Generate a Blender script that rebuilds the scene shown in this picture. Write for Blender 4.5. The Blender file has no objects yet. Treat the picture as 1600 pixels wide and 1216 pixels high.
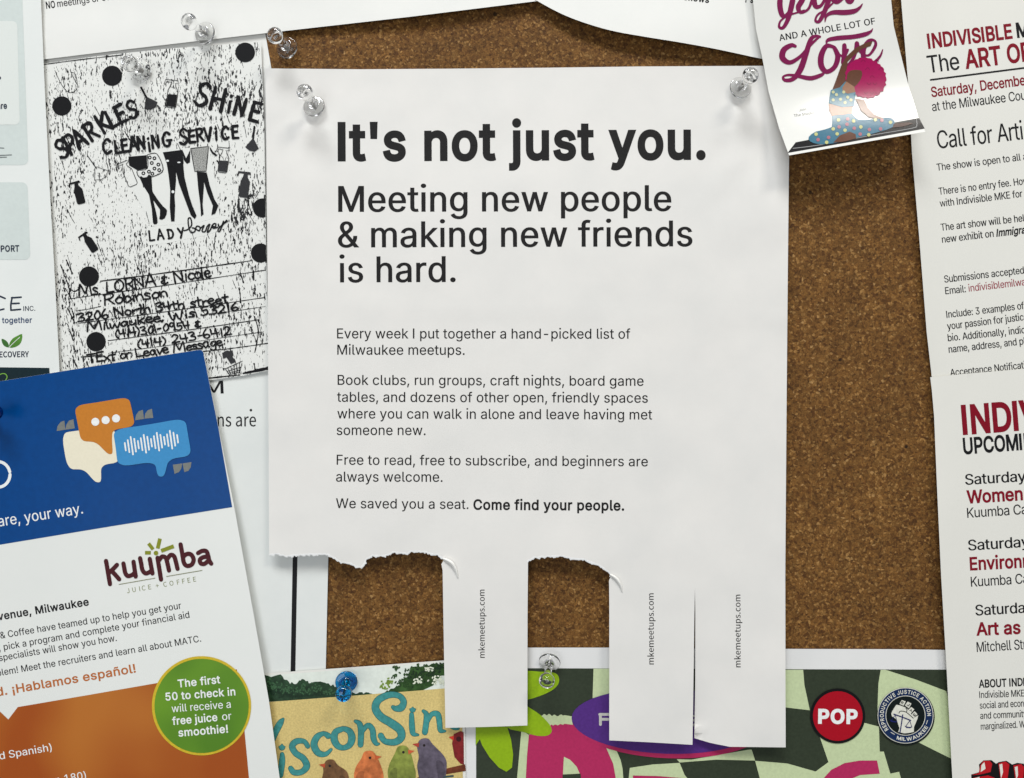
import bpy, bmesh, math, random, os
from mathutils import Vector, Matrix, noise, geometry
random.seed(7)
scene = bpy.context.scene
COL = scene.collection

# ------------------------------------------------------------------ camera, world, lamps
S = 0.0002655          # metres of board per photograph pixel
D = 0.295              # lens to board
cam_d = bpy.data.cameras.new('camera'); cam = bpy.data.objects.new('camera', cam_d); COL.objects.link(cam)
cam.location = (0, -D, 0); cam.rotation_euler = (math.radians(90), 0, 0)
cam_d.sensor_width = 36; cam_d.lens = 36 * D / (1600 * S); cam_d.clip_start = .01; cam_d.clip_end = 50
scene.camera = cam
world = bpy.data.worlds.new("World"); scene.world = world; world.use_nodes = True
world.node_tree.nodes['Background'].inputs[0].default_value = (.94, .97, 1, 1)
world.node_tree.nodes['Background'].inputs[1].default_value = .30
scene.view_settings.view_transform = 'Standard'; scene.view_settings.look = 'None'
scene.view_settings.exposure = -.02; scene.view_settings.gamma = 1
scene.render.engine = 'CYCLES'
scene.cycles.use_denoising = True
scene.cycles.sample_clamp_indirect = 4
scene.cycles.max_bounces = 12; scene.cycles.transmission_bounces = 10

def area(name, loc, sx, sy, power, color, target=(0, 0, 0)):
    l = bpy.data.lights.new(name, 'AREA'); l.shape = 'RECTANGLE'; l.size = sx; l.size_y = sy
    l.energy = power; l.color = color
    o = bpy.data.objects.new(name, l); COL.objects.link(o); o.location = loc
    o.rotation_euler = (Vector(target) - Vector(loc)).to_track_quat('-Z', 'Y').to_euler()
    return o
area('ceiling_lamp', (-.35, -1.15, 2.1), 1.3, .5, 48, (.96, .985, 1))
area('ceiling_lamp', (1.05, -1.35, 1.75), .6, .3, 17, (1, .95, .87))
area('fill_lamp', (-.75, -2.2, -.5), 1.2, 1.2, 12, (.93, .97, 1))  # added soft fill from low in front, no window seen there

# ------------------------------------------------------------------ helpers
def P(px, py, h=0.0):
    k = S * (1 - h / 1000 / D)
    return Vector(((px - 800) * k, -h / 1000, (608 - py) * k))
def lin(c):
    return tuple(((v / 255) / 12.92 if v <= 10 else ((v / 255 + .055) / 1.055) ** 2.4) for v in c) + (1,)
MC = {}
def new_mat(name):
    m = bpy.data.materials.new(name); m.use_nodes = True
    return m, m.node_tree.nodes, m.node_tree.links, m.node_tree.nodes['Principled BSDF']
def ink(rgb, rough=.55, grain=.08, scale=900, big=0.0):
    """flat printed colour with the fine unevenness of ink on paper"""
    key = (rgb, rough, grain, scale, big)
    if key in MC: return MC[key]
    m, n, l, b = new_mat('printed_ink')
    tc = n.new('ShaderNodeTexCoord'); nz = n.new('ShaderNodeTexNoise'); nz.inputs['Scale'].default_value = scale
    nz.inputs['Detail'].default_value = 3
    l.new(tc.outputs['Object'], nz.inputs['Vector'])
    r = n.new('ShaderNodeMapRange'); r.inputs['From Min'].default_value = .3; r.inputs['From Max'].default_value = .7
    r.inputs['To Min'].default_value = 1 - grain; r.inputs['To Max'].default_value = 1 + grain * 1.2
    l.new(nz.outputs['Fac'], r.inputs['Value'])
    mx = n.new('ShaderNodeVectorMath'); mx.operation = 'SCALE'; mx.inputs[0].default_value = lin(rgb)[:3]
    if big:
        n2 = n.new('ShaderNodeTexNoise'); n2.inputs['Scale'].default_value = 60; n2.inputs['Detail'].default_value = 4
        l.new(tc.outputs['Object'], n2.inputs['Vector'])
        r2 = n.new('ShaderNodeMapRange'); r2.inputs['From Min'].default_value = .3; r2.inputs['From Max'].default_value = .7
        r2.inputs['To Min'].default_value = 1 - big; r2.inputs['To Max'].default_value = 1 + big
        l.new(n2.outputs['Fac'], r2.inputs['Value'])
        mu = n.new('ShaderNodeMath'); mu.operation = 'MULTIPLY'
        l.new(r.outputs[0], mu.inputs[0]); l.new(r2.outputs[0], mu.inputs[1]); l.new(mu.outputs[0], mx.inputs['Scale'])
    else:
        l.new(r.outputs[0], mx.inputs['Scale'])
    l.new(mx.outputs[0], b.inputs['Base Color']); b.inputs['Roughness'].default_value = rough
    b.inputs['Specular IOR Level'].default_value = .15 if rough > .4 else (.13 if rough > .25 else .36)
    MC[key] = m; return m
def paper_mat(rgb, rough=.7, bump=.12, mottling=.025, spec=.3):
    key = ('p', rgb, rough, bump, mottling)
    if key in MC: return MC[key]
    m, n, l, b = new_mat('paper')
    tc = n.new('ShaderNodeTexCoord')
    n1 = n.new('ShaderNodeTexNoise'); n1.inputs['Scale'].default_value = 32; n1.inputs['Detail'].default_value = 5; n1.inputs['Roughness'].default_value = .6
    l.new(tc.outputs['Object'], n1.inputs['Vector'])
    rp = n.new('ShaderNodeValToRGB')
    c = lin(rgb)
    rp.color_ramp.elements[0].position = .3; rp.color_ramp.elements[1].position = .7
    rp.color_ramp.elements[0].color = tuple(v * (1 - mottling * k) for v, k in zip(c[:3], (1.3, 1, .8))) + (1,)
    rp.color_ramp.elements[1].color = tuple(min(.9, v * (1 + mottling)) for v in c[:3]) + (1,)
    l.new(n1.outputs['Fac'], rp.inputs['Fac']); l.new(rp.outputs[0], b.inputs['Base Color'])
    n2 = n.new('ShaderNodeTexNoise'); n2.inputs['Scale'].default_value = 1400; n2.inputs['Detail'].default_value = 3
    l.new(tc.outputs['Object'], n2.inputs['Vector'])
    bp = n.new('ShaderNodeBump'); bp.inputs['Strength'].default_value = bump; bp.inputs['Distance'].default_value = .0001
    l.new(n2.outputs['Fac'], bp.inputs['Height']); l.new(bp.outputs[0], b.inputs['Normal'])
    b.inputs['Roughness'].default_value = rough; b.inputs['Specular IOR Level'].default_value = spec
    MC[key] = m; return m

def inside(x, y, poly):
    c = False; j = len(poly) - 1
    for i in range(len(poly)):
        xi, yi = poly[i]; xj, yj = poly[j]
        if (yi > y) != (yj > y) and x < (xj - xi) * (y - yi) / (yj - yi) + xi: c = not c
        j = i
    return c
def densify(poly, step):
    out = []
    for i, a in enumerate(poly):
        b = poly[(i + 1) % len(poly)]; d = math.hypot(b[0] - a[0], b[1] - a[1]); n = max(1, math.ceil(d / step))
        for k in range(n): out.append((a[0] + (b[0] - a[0]) * k / n, a[1] + (b[1] - a[1]) * k / n))
    return out
def tri_fill(poly, step):
    """outline -> triangulated sheet with inner grid points so that it can bend"""
    o = densify(poly, step); pts = [Vector(p) for p in o]; n = len(o)
    xs = [p[0] for p in o]; ys = [p[1] for p in o]
    x = (math.floor(min(xs) / step) + .5) * step
    while x < max(xs):
        y = (math.floor(min(ys) / step) + .5) * step
        while y < max(ys):
            if inside(x, y, o): pts.append(Vector((x, y)))
            y += step
        x += step
    r = geometry.delaunay_2d_cdt(pts, [(i, (i + 1) % n) for i in range(n)], [], 1, 1e-4)
    return [tuple(v) for v in r[0]], [tuple(f) for f in r[2]]

class Sheet:
    """one paper: an Empty, its sheet and all that is printed on it; coordinates in photograph pixels"""
    def __init__(s, name, label, cat, outline, h, mat, step=14, thick=.12, group=None, sheet_name='sheet', front=None):
        s.h = h; s.n = 0; s.step = step
        cx = sum(p[0] for p in outline) / len(outline); cy = sum(p[1] for p in outline) / len(outline)
        s.loc = P(cx, cy, 0)
        s.root = bpy.data.objects.new(name, None); COL.objects.link(s.root); s.root.location = s.loc
        s.root.empty_display_size = .01
        s.root['label'] = label; s.root['category'] = cat
        if group: s.root['group'] = group
        v, f = tri_fill(outline, step)
        s.sheet = s.solid(sheet_name, v, f, mat, thick)
    def put(s, name, verts, faces, mat, parent=None, smooth=True):
        me = bpy.data.meshes.new(name); me.from_pydata([tuple(q) for q in verts], [], faces); me.materials.append(mat)
        if smooth: me.polygons.foreach_set('use_smooth', [True] * len(me.polygons))
        me.update()
        o = bpy.data.objects.new(name, me); COL.objects.link(o); o.parent = parent or s.root
        return o
    def solid(s, name, v, f, mat, thick, h=None, parent=None):
        h = h or s.h
        f = [tuple(reversed(t)) if (Vector(v[t[1]]) - Vector(v[t[0]])).cross(Vector(v[t[2]]) - Vector(v[t[0]])) > 0 else t for t in f]
        top = [P(x, y, h(x, y)) - s.loc for x, y in v]
        bot = [P(x, y, h(x, y) - thick) - s.loc for x, y in v]
        n = len(v); ed = {}
        for t in f:
            for a, b in zip(t, t[1:] + t[:1]): ed[(a, b)] = 1
        faces = list(f) + [tuple(n + i for i in reversed(t)) for t in f]
        rim = [(a, b) for (a, b) in ed if (b, a) not in ed]
        m = len(faces)
        faces += [(b, a, n + a, n + b) for a, b in rim]
        o = s.put(name, top + bot, faces, mat, parent)
        for i in range(m, len(faces)): o.data.polygons[i].use_smooth = False
        o.data.shade_smooth() if False else None
        # sharp rim
        for e in o.data.edges:
            a, b = e.vertices
            if (a < n and b < n and (((a, b) in ed) != ((b, a) in ed))): e.use_edge_sharp = True
            elif a >= n and b >= n:
                a -= n; b -= n
                if (((a, b) in ed) != ((b, a) in ed)): e.use_edge_sharp = True
        return o
    def lift(s, layer): return .055 * layer
    def flat(s, name, v, f, mat, layer=1, parent=None, dz=None):
        off = s.lift(layer)
        f = [tuple(reversed(t)) if len(t) == 3 and (Vector(v[t[1]]) - Vector(v[t[0]])).cross(Vector(v[t[2]]) - Vector(v[t[0]])) > 0 else t for t in f]
        vv = [P(x, y, s.h(x, y) + off + (dz[i] if dz else 0)) - s.loc for i, (x, y) in enumerate(v)]
        return s.put(name, vv, f, mat, parent)
    def poly(s, name, pts, mat, layer=1, parent=None, smooth=0, step=None):
        if smooth: pts = spline(pts, smooth, True)
        v, f = tri_fill(pts, step or s.step)
        return s.flat(name, v, f, mat, layer, parent)
    def disc(s, name, cx, cy, r, mat, layer=1, parent=None, ry=None, rot=0, n=40, inner=0, a0=0, a1=360):
        ry = ry or r; c, q = math.cos(math.radians(rot)), math.sin(math.radians(rot))
        def pt(t, k=1.0):
            a, b = r * k * math.cos(t), ry * k * math.sin(t); return (cx + a * c - b * q, cy + a * q + b * c)
        if inner:
            v, f = [], []
            for i in range(n + 1):
                t = math.radians(a0 + (a1 - a0) * i / n); v += [pt(t), pt(t, inner)]
                if i: f += [(2*i-2, 2*i-1, 2*i+1, 2*i)]
            f2 = []
            for q4 in f: f2 += [(q4[0], q4[1], q4[2]), (q4[0], q4[2], q4[3])]
            return s.flat(name, v, f2, mat, layer, parent)
        return s.poly(name, [pt(2 * math.pi * i / n) for i in range(n)], mat, layer, parent)
    def strokes(s, name, strokes, mat, layer=1, parent=None, w=3, smooth=4, jit=0, kind=None):
        """ribbons with round ends; strokes = list of point lists (x, y[, width])"""
        V, F, Z = [], [], []; k0 = 0
        for st in strokes:
            pts = [(p[0], p[1], p[2] if len(p) > 2 else w) for p in st]
            if smooth and len(pts) > 2: pts = spline(pts, smooth, False)
            else: # split long straight runs
                o = []
                for a, b in zip(pts, pts[1:]):
                    n = max(1, int(math.hypot(b[0]-a[0], b[1]-a[1]) / 10))
                    o += [tuple(a[j] + (b[j]-a[j]) * i / n for j in range(3)) for i in range(n)]
                pts = o + [pts[-1]]
            if jit: pts = [(x, y, ww * (1 + random.uniform(-jit, jit))) for x, y, ww in pts]
            base = len(V); n = len(pts); z = (k0 % 9) * .004; k0 += 1
            for i, (x, y, ww) in enumerate(pts):
                a = pts[max(0, i - 1)]; b = pts[min(n - 1, i + 1)]
                dx, dy = b[0] - a[0], b[1] - a[1]; d = math.hypot(dx, dy) or 1; nx, ny = -dy / d, dx / d
                V += [(x + nx * ww / 2, y + ny * ww / 2), (x - nx * ww / 2, y - ny * ww / 2)]; Z += [z + i * .0003] * 2
                if i:
                    q = base + 2 * i; F += [(q - 2, q - 1, q + 1), (q - 2, q + 1, q)]
            for e, sgn in ((0, -1), (n - 1, 1)):
                x, y, ww = pts[e]; a = pts[max(0, e - 1)]; b = pts[min(n - 1, e + 1)]
                t0 = math.atan2(b[1] - a[1], b[0] - a[0]) + (math.pi if sgn < 0 else 0)
                c = len(V); m = 4
                for i in range(m + 1):
                    t = t0 - math.pi / 2 + math.pi * i / m
                    V.append((x + math.cos(t) * ww / 2, y + math.sin(t) * ww / 2)); Z.append(z + e * .0003)
                for i in range(1, m): F.append((c, c + i, c + i + 1))
        o = s.flat(name, V, F, mat, layer, parent, Z)
        return o
    def text(s, body, x0, y0, x1, y1, cap, mat, bold=0.0, name='text_line', layer=1, parent=None, lean=None, ital=0, space=1, font='sans', res=3):
        v, f = glyphs(body, bold + .007, space, font, res)
        xa = min(p[0] for p in v); xb = max(p[0] for p in v)
        bx, by = x1 - x0, y1 - y0; L = math.hypot(bx, by); ux, uy = bx / L, by / L
        nx, ny = uy, -ux
        if lean is not None:
            nx, ny = math.sin(math.radians(lean)), -math.cos(math.radians(lean))
        if ital: nx += ux * ital; ny += uy * ital
        V = [(x0 + bx * (x - xa) / (xb - xa) + nx * y * cap, y0 + by * (x - xa) / (xb - xa) + ny * y * cap) for x, y in v]
        # cut along a grid so that the print follows the bend of the sheet
        return s.flat(name, *cut(V, f, max(10, s.step)), mat, layer, parent)

def cut(V, F, step):
    """split flat triangles along a grid, each on its own (convex pieces stay convex)"""
    polys = [[V[i] for i in t] for t in F]
    for ax in (0, 1):
        out = []
        for p in polys:
            lo = min(q[ax] for q in p); hi = max(q[ax] for q in p); k = (math.floor(lo / step) + 1) * step
            while k < hi - 1e-6 and len(p) > 2:
                L_, R_ = [], []
                for i, a in enumerate(p):
                    b = p[(i + 1) % len(p)]
                    if a[ax] <= k: L_.append(a)
                    if a[ax] >= k: R_.append(a)
                    if (a[ax] - k) * (b[ax] - k) < 0:
                        t = (k - a[ax]) / (b[ax] - a[ax]); c = (a[0] + (b[0] - a[0]) * t, a[1] + (b[1] - a[1]) * t)
                        L_.append(c); R_.append(c)
                if len(L_) > 2: out.append(L_)
                p = R_; k += step
            if len(p) > 2: out.append(p)
        polys = out
    V2, F2, ix = [], [], {}
    for p in polys:
        q = []
        for v in p:
            kx = (round(v[0], 4), round(v[1], 4))
            if kx not in ix: ix[kx] = len(V2); V2.append(v)
            q.append(ix[kx])
        for i in range(1, len(q) - 1):
            if len({q[0], q[i], q[i + 1]}) == 3: F2.append((q[0], q[i], q[i + 1]))
    return V2, F2

def spline(pts, n, closed):
    out = []; N = len(pts)
    def g(i): return pts[i % N] if closed else pts[max(0, min(N - 1, i))]
    for i in range(N if closed else N - 1):
        a, b, c, d = g(i - 1), g(i), g(i + 1), g(i + 2)
        for k in range(n):
            t = k / n
            out.append(tuple(.5 * (2*b[j] + (c[j]-a[j])*t + (2*a[j]-5*b[j]+4*c[j]-d[j])*t*t + (3*b[j]-a[j]-3*c[j]+d[j])*t**3) for j in range(len(b))))
    if not closed: out.append(tuple(pts[-1]))
    return out
def rrect(x0, y0, x1, y1, r, n=5):
    o = []
    for cx, cy, a in ((x1 - r, y0 + r, -90), (x1 - r, y1 - r, 0), (x0 + r, y1 - r, 90), (x0 + r, y0 + r, 180)):
        for i in range(n + 1):
            t = math.radians(a + 90 * i / n); o.append((cx + r * math.cos(t), cy + r * math.sin(t)))
    return o

FONTS = {'plain': None}
try: FONTS['sans'] = bpy.data.fonts.load(os.path.join(bpy.utils.system_resource('DATAFILES', path='fonts'), 'Inter.woff2'))
except Exception: FONTS['sans'] = None
try: FONTS['humanist'] = bpy.data.fonts.load(os.path.join(bpy.utils.system_resource('DATAFILES', path='fonts'), 'Noto Sans CJK Regular.woff2'))
except Exception: FONTS['humanist'] = None
GC = {}
def outline(body, font, res):
    """the contours of some letters, sampled; font units"""
    c = bpy.data.curves.new('letters', 'FONT'); c.body = body
    if FONTS.get(font): c.font = FONTS[font]
    o = bpy.data.objects.new('letters', c); COL.objects.link(o); bpy.context.view_layer.update()
    cu = o.to_curve(bpy.context.evaluated_depsgraph_get()); out = []
    for sp_ in cu.splines:
        bp_ = sp_.bezier_points; k = len(bp_); ct = []
        for i in range(k):
            p0, p3 = bp_[i], bp_[(i + 1) % k]; A_, B_, C_, D_ = p0.co, p0.handle_right, p3.handle_left, p3.co
            straight = (B_ - A_).cross(D_ - A_).length < 1e-5 and (C_ - A_).cross(D_ - A_).length < 1e-5
            for j in range(1 if straight else res):
                t = j / (1 if straight else res); u = 1 - t
                q = A_ * u**3 + B_ * 3*u*u*t + C_ * 3*u*t*t + D_ * t**3; ct.append((q.x, q.y))
        o_ = []
        for q in ct:
            if not o_ or math.hypot(q[0] - o_[-1][0], q[1] - o_[-1][1]) > 1e-4: o_.append(q)
        if len(o_) > 2 and math.hypot(o_[0][0] - o_[-1][0], o_[0][1] - o_[-1][1]) < 1e-4: o_.pop()
        if len(o_) > 2: out.append(o_)
    o.to_curve_clear(); bpy.data.objects.remove(o); bpy.data.curves.remove(c)
    return out
def xmax(ct): return max(q[0] for c in ct for q in c)
def glyph(ch, font, bold, res):
    key = (ch, font, bold, res)
    if key in GC: return GC[key]
    if ('H', font) not in GC:
        h_ = outline('H', font, 1); GC[('H', font)] = (max(q[1] for c in h_ for q in c), xmax(outline('HH', font, 1)))
    cap, hh_ = GC[('H', font)]
    adv = (xmax(outline('H' + ch + 'H', font, 1)) - hh_) / cap
    if ch == 'I' and font == 'sans':   # plain upright stem
        bar = outline('l', font, 1); x0_ = min(q[0] for c in bar for q in c) / cap; x1_ = xmax(bar) / cap; lb = .09
        cts = [[(lb, 0), (lb, 1), (lb + .135, 1), (lb + .135, 0)]]; adv = 2 * lb + .175
    else: cts = [] if ch == ' ' else [[(x / cap, y / cap) for x, y in c] for c in outline(ch, font, res)]
    if ch in 'ij' and len(cts) == 2:      # let the dot stand clear of the stem
        top = max(cts, key=lambda c: min(q[1] for q in c)); cts = [[(x, y + .055) for x, y in c] if c is top else c for c in cts]
    area = sum(sum(c[i][0] * c[(i+1) % len(c)][1] - c[(i+1) % len(c)][0] * c[i][1] for i in range(len(c))) for c in cts)
    sg = 1 if area > 0 else -1
    if bold:
        nc = []
        for c in cts:
            o_ = []; k = len(c)
            for i in range(k):
                a, b, d = c[i - 1], c[i], c[(i + 1) % k]
                e1 = Vector((b[0] - a[0], b[1] - a[1])).normalized(); e2 = Vector((d[0] - b[0], d[1] - b[1])).normalized()
                n1 = Vector((e1.y, -e1.x)); n2 = Vector((e2.y, -e2.x)); m_ = n1 + n2
                if m_.length < .3: m_ = n1 * 1.0
                else: m_ = m_ / max(.35, m_.dot(n1))
                o_.append((b[0] + m_.x * bold * sg, b[1] + m_.y * bold * sg * (1 if bold > .025 else .25)))
            nc.append(o_)
        cts = nc
    if not cts:
        GC[key] = ([], [], adv); return GC[key]
    pts, ed = [], []
    for c in cts:
        k0 = len(pts); pts += [Vector(q) for q in c]; ed += [(k0 + i, k0 + (i + 1) % len(c)) for i in range(len(c))]
    r = geometry.delaunay_2d_cdt(pts, ed, [], 0, 1e-6)
    V = [tuple(q) for q in r[0]]; F = []
    for t in r[2]:
        gx = sum(V[i][0] for i in t) / 3; gy = sum(V[i][1] for i in t) / 3; w_ = 0
        for c in cts:
            for i in range(len(c)):
                (x0, y0), (x1, y1) = c[i - 1], c[i]
                if (y0 > gy) != (y1 > gy):
                    if x0 + (gy - y0) * (x1 - x0) / (y1 - y0) > gx: w_ += 1 if y1 > y0 else -1
        if w_: F.append(tuple(t))
    GC[key] = (V, F, adv); return GC[key]
def glyphs(body, bold, space, font, res):
    bold = bold * 1.3; V, F = [], []; x = 0
    for ch in body:
        v, f, adv = glyph(ch, font, bold, res); k = len(V)
        V += [(a + x, b) for a, b in v]; F += [tuple(k + i for i in t) for t in f]
        x += adv * space + bold * 1.2
    return V, F

def nz(x, y, wl=130, seed=0):
    return noise.noise(Vector((x / wl + seed * 17.3, y / wl - seed * 5.1, seed * 3.7)))
def sm(a, b, x):
    t = max(0, min(1, (x - a) / (b - a))); return t * t * (3 - 2 * t)
def crop(ox, oy, sc): return lambda x, y: (ox + x / sc, oy + y / sc)
def cm(fn, pts): return [fn(*p[:2]) + tuple(p[2:]) for p in pts]

BLACK = ink((24, 24, 26)); TONER = ink((32, 31, 31), .55, .3, 2600); WHITE_INK = ink((236, 238, 236))
RED = ink((128, 14, 34)); NAVY = ink((20, 45, 90))
OFFICE = paper_mat((233, 232, 227)); COATED = paper_mat((229, 230, 225), .38, .03, .012, .45)
IVORY = paper_mat((229, 227, 219), .5, .05, .012, .4)

# ------------------------------------------------------------------ cork board
m, n, l, b = new_mat('cork')
tc = n.new('ShaderNodeTexCoord')
warp = n.new('ShaderNodeTexNoise'); warp.inputs['Scale'].default_value = 420; warp.inputs['Detail'].default_value = 3
l.new(tc.outputs['Object'], warp.inputs['Vector'])
wm = n.new('ShaderNodeVectorMath'); wm.operation = 'MULTIPLY_ADD'
wm.inputs[1].default_value = (.0016,) * 3
l.new(warp.outputs['Color'], wm.inputs[0]); l.new(tc.outputs['Object'], wm.inputs[2])
def voro(scale, feature='F1'):
    v = n.new('ShaderNodeTexVoronoi'); v.inputs['Scale'].default_value = scale; v.feature = feature
    l.new(wm.outputs[0], v.inputs['Vector']); return v
v1 = voro(1080); v2 = voro(480); v3 = voro(1080, 'DISTANCE_TO_EDGE')
sep = n.new('ShaderNodeSeparateColor'); l.new(v1.outputs['Color'], sep.inputs[0])
r1 = n.new('ShaderNodeValToRGB'); e = r1.color_ramp.elements
e[0].position = 0; e[0].color = lin((90, 56, 24)); e[1].position = 1; e[1].color = lin((176, 136, 84))
for p, c in ((.12, (102, 66, 28)), (.4, (122, 83, 38)), (.8, (132, 92, 44)), (.985, (164, 122, 68))):
    q = e.new(p); q.color = lin(c)
l.new(sep.outputs[0], r1.inputs[0])
sep2 = n.new('ShaderNodeSeparateColor'); l.new(v2.outputs['Color'], sep2.inputs[0])
mr2 = n.new('ShaderNodeMapRange'); mr2.inputs['To Min'].default_value = .8; mr2.inputs['To Max'].default_value = 1.14
l.new(sep2.outputs[1], mr2.inputs['Value'])
mr3 = n.new('ShaderNodeMapRange'); mr3.inputs['From Max'].default_value = .16; mr3.inputs['To Min'].default_value = .74; mr3.inputs['To Max'].default_value = 1.0
l.new(v3.outputs['Distance'], mr3.inputs['Value'])
big = n.new('ShaderNodeTexNoise'); big.inputs['Scale'].default_value = 28; big.inputs['Detail'].default_value = 4
l.new(tc.outputs['Object'], big.inputs['Vector'])
mr4 = n.new('ShaderNodeMapRange'); mr4.inputs['From Min'].default_value = .3; mr4.inputs['From Max'].default_value = .7
mr4.inputs['To Min'].default_value = .8; mr4.inputs['To Max'].default_value = 1.0
l.new(big.outputs['Fac'], mr4.inputs['Value'])
fine = n.new('ShaderNodeTexNoise'); fine.inputs['Scale'].default_value = 1500; fine.inputs['Detail'].default_value = 3
l.new(tc.outputs['Object'], fine.inputs['Vector'])
pit = n.new('ShaderNodeMapRange'); pit.inputs['From Min'].default_value = .3; pit.inputs['From Max'].default_value = .48
pit.inputs['To Min'].default_value = .62; pit.inputs['To Max'].default_value = 1.03
l.new(fine.outputs['Fac'], pit.inputs['Value'])
pv = n.new('ShaderNodeTexVoronoi'); pv.inputs['Scale'].default_value = 75; l.new(tc.outputs['Object'], pv.inputs['Vector'])
pm = n.new('ShaderNodeMapRange'); pm.inputs['From Min'].default_value = .05; pm.inputs['From Max'].default_value = .075; pm.inputs['To Min'].default_value = .25; pm.inputs['To Max'].default_value = 1
l.new(pv.outputs['Distance'], pm.inputs['Value'])
cur = None
fl = n.new('ShaderNodeTexNoise'); fl.inputs['Scale'].default_value = 520; fl.inputs['Detail'].default_value = 1.5; fl.inputs['Distortion'].default_value = 1.2; l.new(tc.outputs['Object'], fl.inputs['Vector'])
fm = n.new('ShaderNodeMapRange'); fm.inputs['From Min'].default_value = .58; fm.inputs['From Max'].default_value = .66; fm.inputs['To Min'].default_value = 1; fm.inputs['To Max'].default_value = 1.2
l.new(fl.outputs['Fac'], fm.inputs['Value'])
for o_ in (mr2, mr3, mr4, pit, pm, fm):
    if cur is None: cur = o_.outputs[0]; continue
    mm = n.new('ShaderNodeMath'); mm.operation = 'MULTIPLY'; l.new(cur, mm.inputs[0]); l.new(o_.outputs[0], mm.inputs[1]); cur = mm.outputs[0]
sc = n.new('ShaderNodeVectorMath'); sc.operation = 'SCALE'; l.new(r1.outputs[0], sc.inputs[0]); l.new(cur, sc.inputs['Scale'])
l.new(sc.outputs[0], b.inputs['Base Color']); b.inputs['Roughness'].default_value = .75; b.inputs['Specular IOR Level'].default_value = .25
bp = n.new('ShaderNodeBump'); bp.inputs['Strength'].default_value = .9; bp.inputs['Distance'].default_value = .00035
ad = n.new('ShaderNodeMath'); ad.operation = 'ADD'
l.new(sep.outputs[1], ad.inputs[0]); l.new(pit.outputs[0], ad.inputs[1]); l.new(ad.outputs[0], bp.inputs['Height'])
l.new(bp.outputs[0], b.inputs['Normal'])
CORK = m
bm = bmesh.new(); bmesh.ops.create_cube(bm, size=1, matrix=Matrix.Translation((0, .006, 0)) @ Matrix.Diagonal((.9, .012, .7, 1)))
me = bpy.data.meshes.new('cork_board'); bm.to_mesh(me); bm.free(); me.materials.append(CORK)
board = bpy.data.objects.new('cork_board', me); COL.objects.link(board)
board['label'] = 'brown granulated cork board behind all the pinned papers'; board['category'] = 'cork board'

# ------------------------------------------------------------------ plain white sheets behind
B = Sheet('paper_sheet', 'blank white paper behind the speckled cleaning flyer, only its corner edge showing',
          'paper', [(20, -60), (395, -60), (415, 55), (424, 107), (500, 560), (100, 610)],
          lambda x, y: .5 + .08 * nz(x, y, 150, 1), OFFICE, 20)
A = Sheet('paper_sheet', 'tilted white notice along the top left reading NO meetings',
          'notice', [(30, -120), (60, 94), (200, 77), (415, 52), (640, 26.5), (842, 1.5), (826, -120)],
          lambda x, y: 1.1 + .12 * nz(x, y, 160, 2) + 1.9 * sm(420, 700, x) * sm(-80, 30, y) + .5 * sm(0, 60, y), OFFICE, 16)
A.text('NO', 72.4, 13.7, 86.5, 11.9, 10.6, BLACK, .02)
A.text('meetings or events', 90, 11.3, 196, -3.4, 10.6, BLACK, .008)
Dn = Sheet('paper_sheet', 'curling white notice at the top with a curved lower edge above the bare cork',
           'notice', spline([(815, -14), (842, 3), (880, 23), (920, 38), (960, 49), (1010, 58), (1060, 66), (1120, 77), (1190, 92), (1240, 101)], 4, False) + [(1245, -120), (800, -120)],
           lambda x, y: 1.8 + 2.6 * sm(-60, 70, y) * (1 - sm(1050, 1240, x)) + .12 * nz(x, y, 150, 3), OFFICE, 14)
Dn.text('shows', 1068, -.4, 1107.6, 4.6, 9.5, BLACK, .03)
Dn.text("?'s", 1163, 3.5, 1177, 4.5, 9.5, BLACK, .03)

C = Sheet('paper_sheet', 'white notice with a thick black vertical rule, right of the blue and orange flyer',
          'notice', [(150, 560), (515, 560), (514.5, 760), (513, 868), (509, 1046), (507, 1130), (200, 1130)],
          lambda x, y: .6 + .14 * nz(x, y, 110, 4), paper_mat((227, 229, 225), .7, .12, .035), 16)
C.text('M', 320, 616.2, 349.5, 614.8, 20, BLACK, font='humanist')
C.text('ns are', 340, 666.5, 400, 666.3, 20.5, BLACK, font='humanist')
C.disc('dot', 392, 641, 2, BLACK)
C.poly('black_rule', [(461.4, 600), (468, 600), (464.8, 868), (461.5, 1049), (461.3, 1060), (453.6, 1060), (454, 1049), (457.4, 868)], BLACK)

# ------------------------------------------------------------------ scribbled cleaning flyer
sp, n, l, b = new_mat('photocopied_speckle')
tc = n.new('ShaderNodeTexCoord')
def mapped(rot, scale):
    mp = n.new('ShaderNodeMapping'); mp.vector_type = 'POINT'; mp.inputs['Rotation'].default_value = (0, math.radians(rot), 0); mp.inputs['Scale'].default_value = scale
    l.new(tc.outputs['Object'], mp.inputs['Vector']); return mp
def noi(mp, scale, det=2, rough=.5):
    q = n.new('ShaderNodeTexNoise'); q.inputs['Scale'].default_value = scale; q.inputs['Detail'].default_value = det; q.inputs['Roughness'].default_value = rough
    l.new(mp.outputs[0], q.inputs['Vector']); return q
a1 = noi(mapped(-20, (1, 1, .3)), 1600, 2, .65); a2 = noi(mapped(-14, (1, 1, .1)), 640, 3, .6); a3 = noi(mapped(0, (1, 1, 1)), 48, 3)
t1 = n.new('ShaderNodeMath'); t1.operation = 'MULTIPLY_ADD'; t1.inputs[1].default_value = .42; l.new(a3.outputs['Fac'], t1.inputs[0]); l.new(a1.outputs['Fac'], t1.inputs[2])
t2 = n.new('ShaderNodeMath'); t2.operation = 'MULTIPLY_ADD'; t2.inputs[1].default_value = .36; l.new(a2.outputs['Fac'], t2.inputs[0]); l.new(t1.outputs[0], t2.inputs[2])
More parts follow.
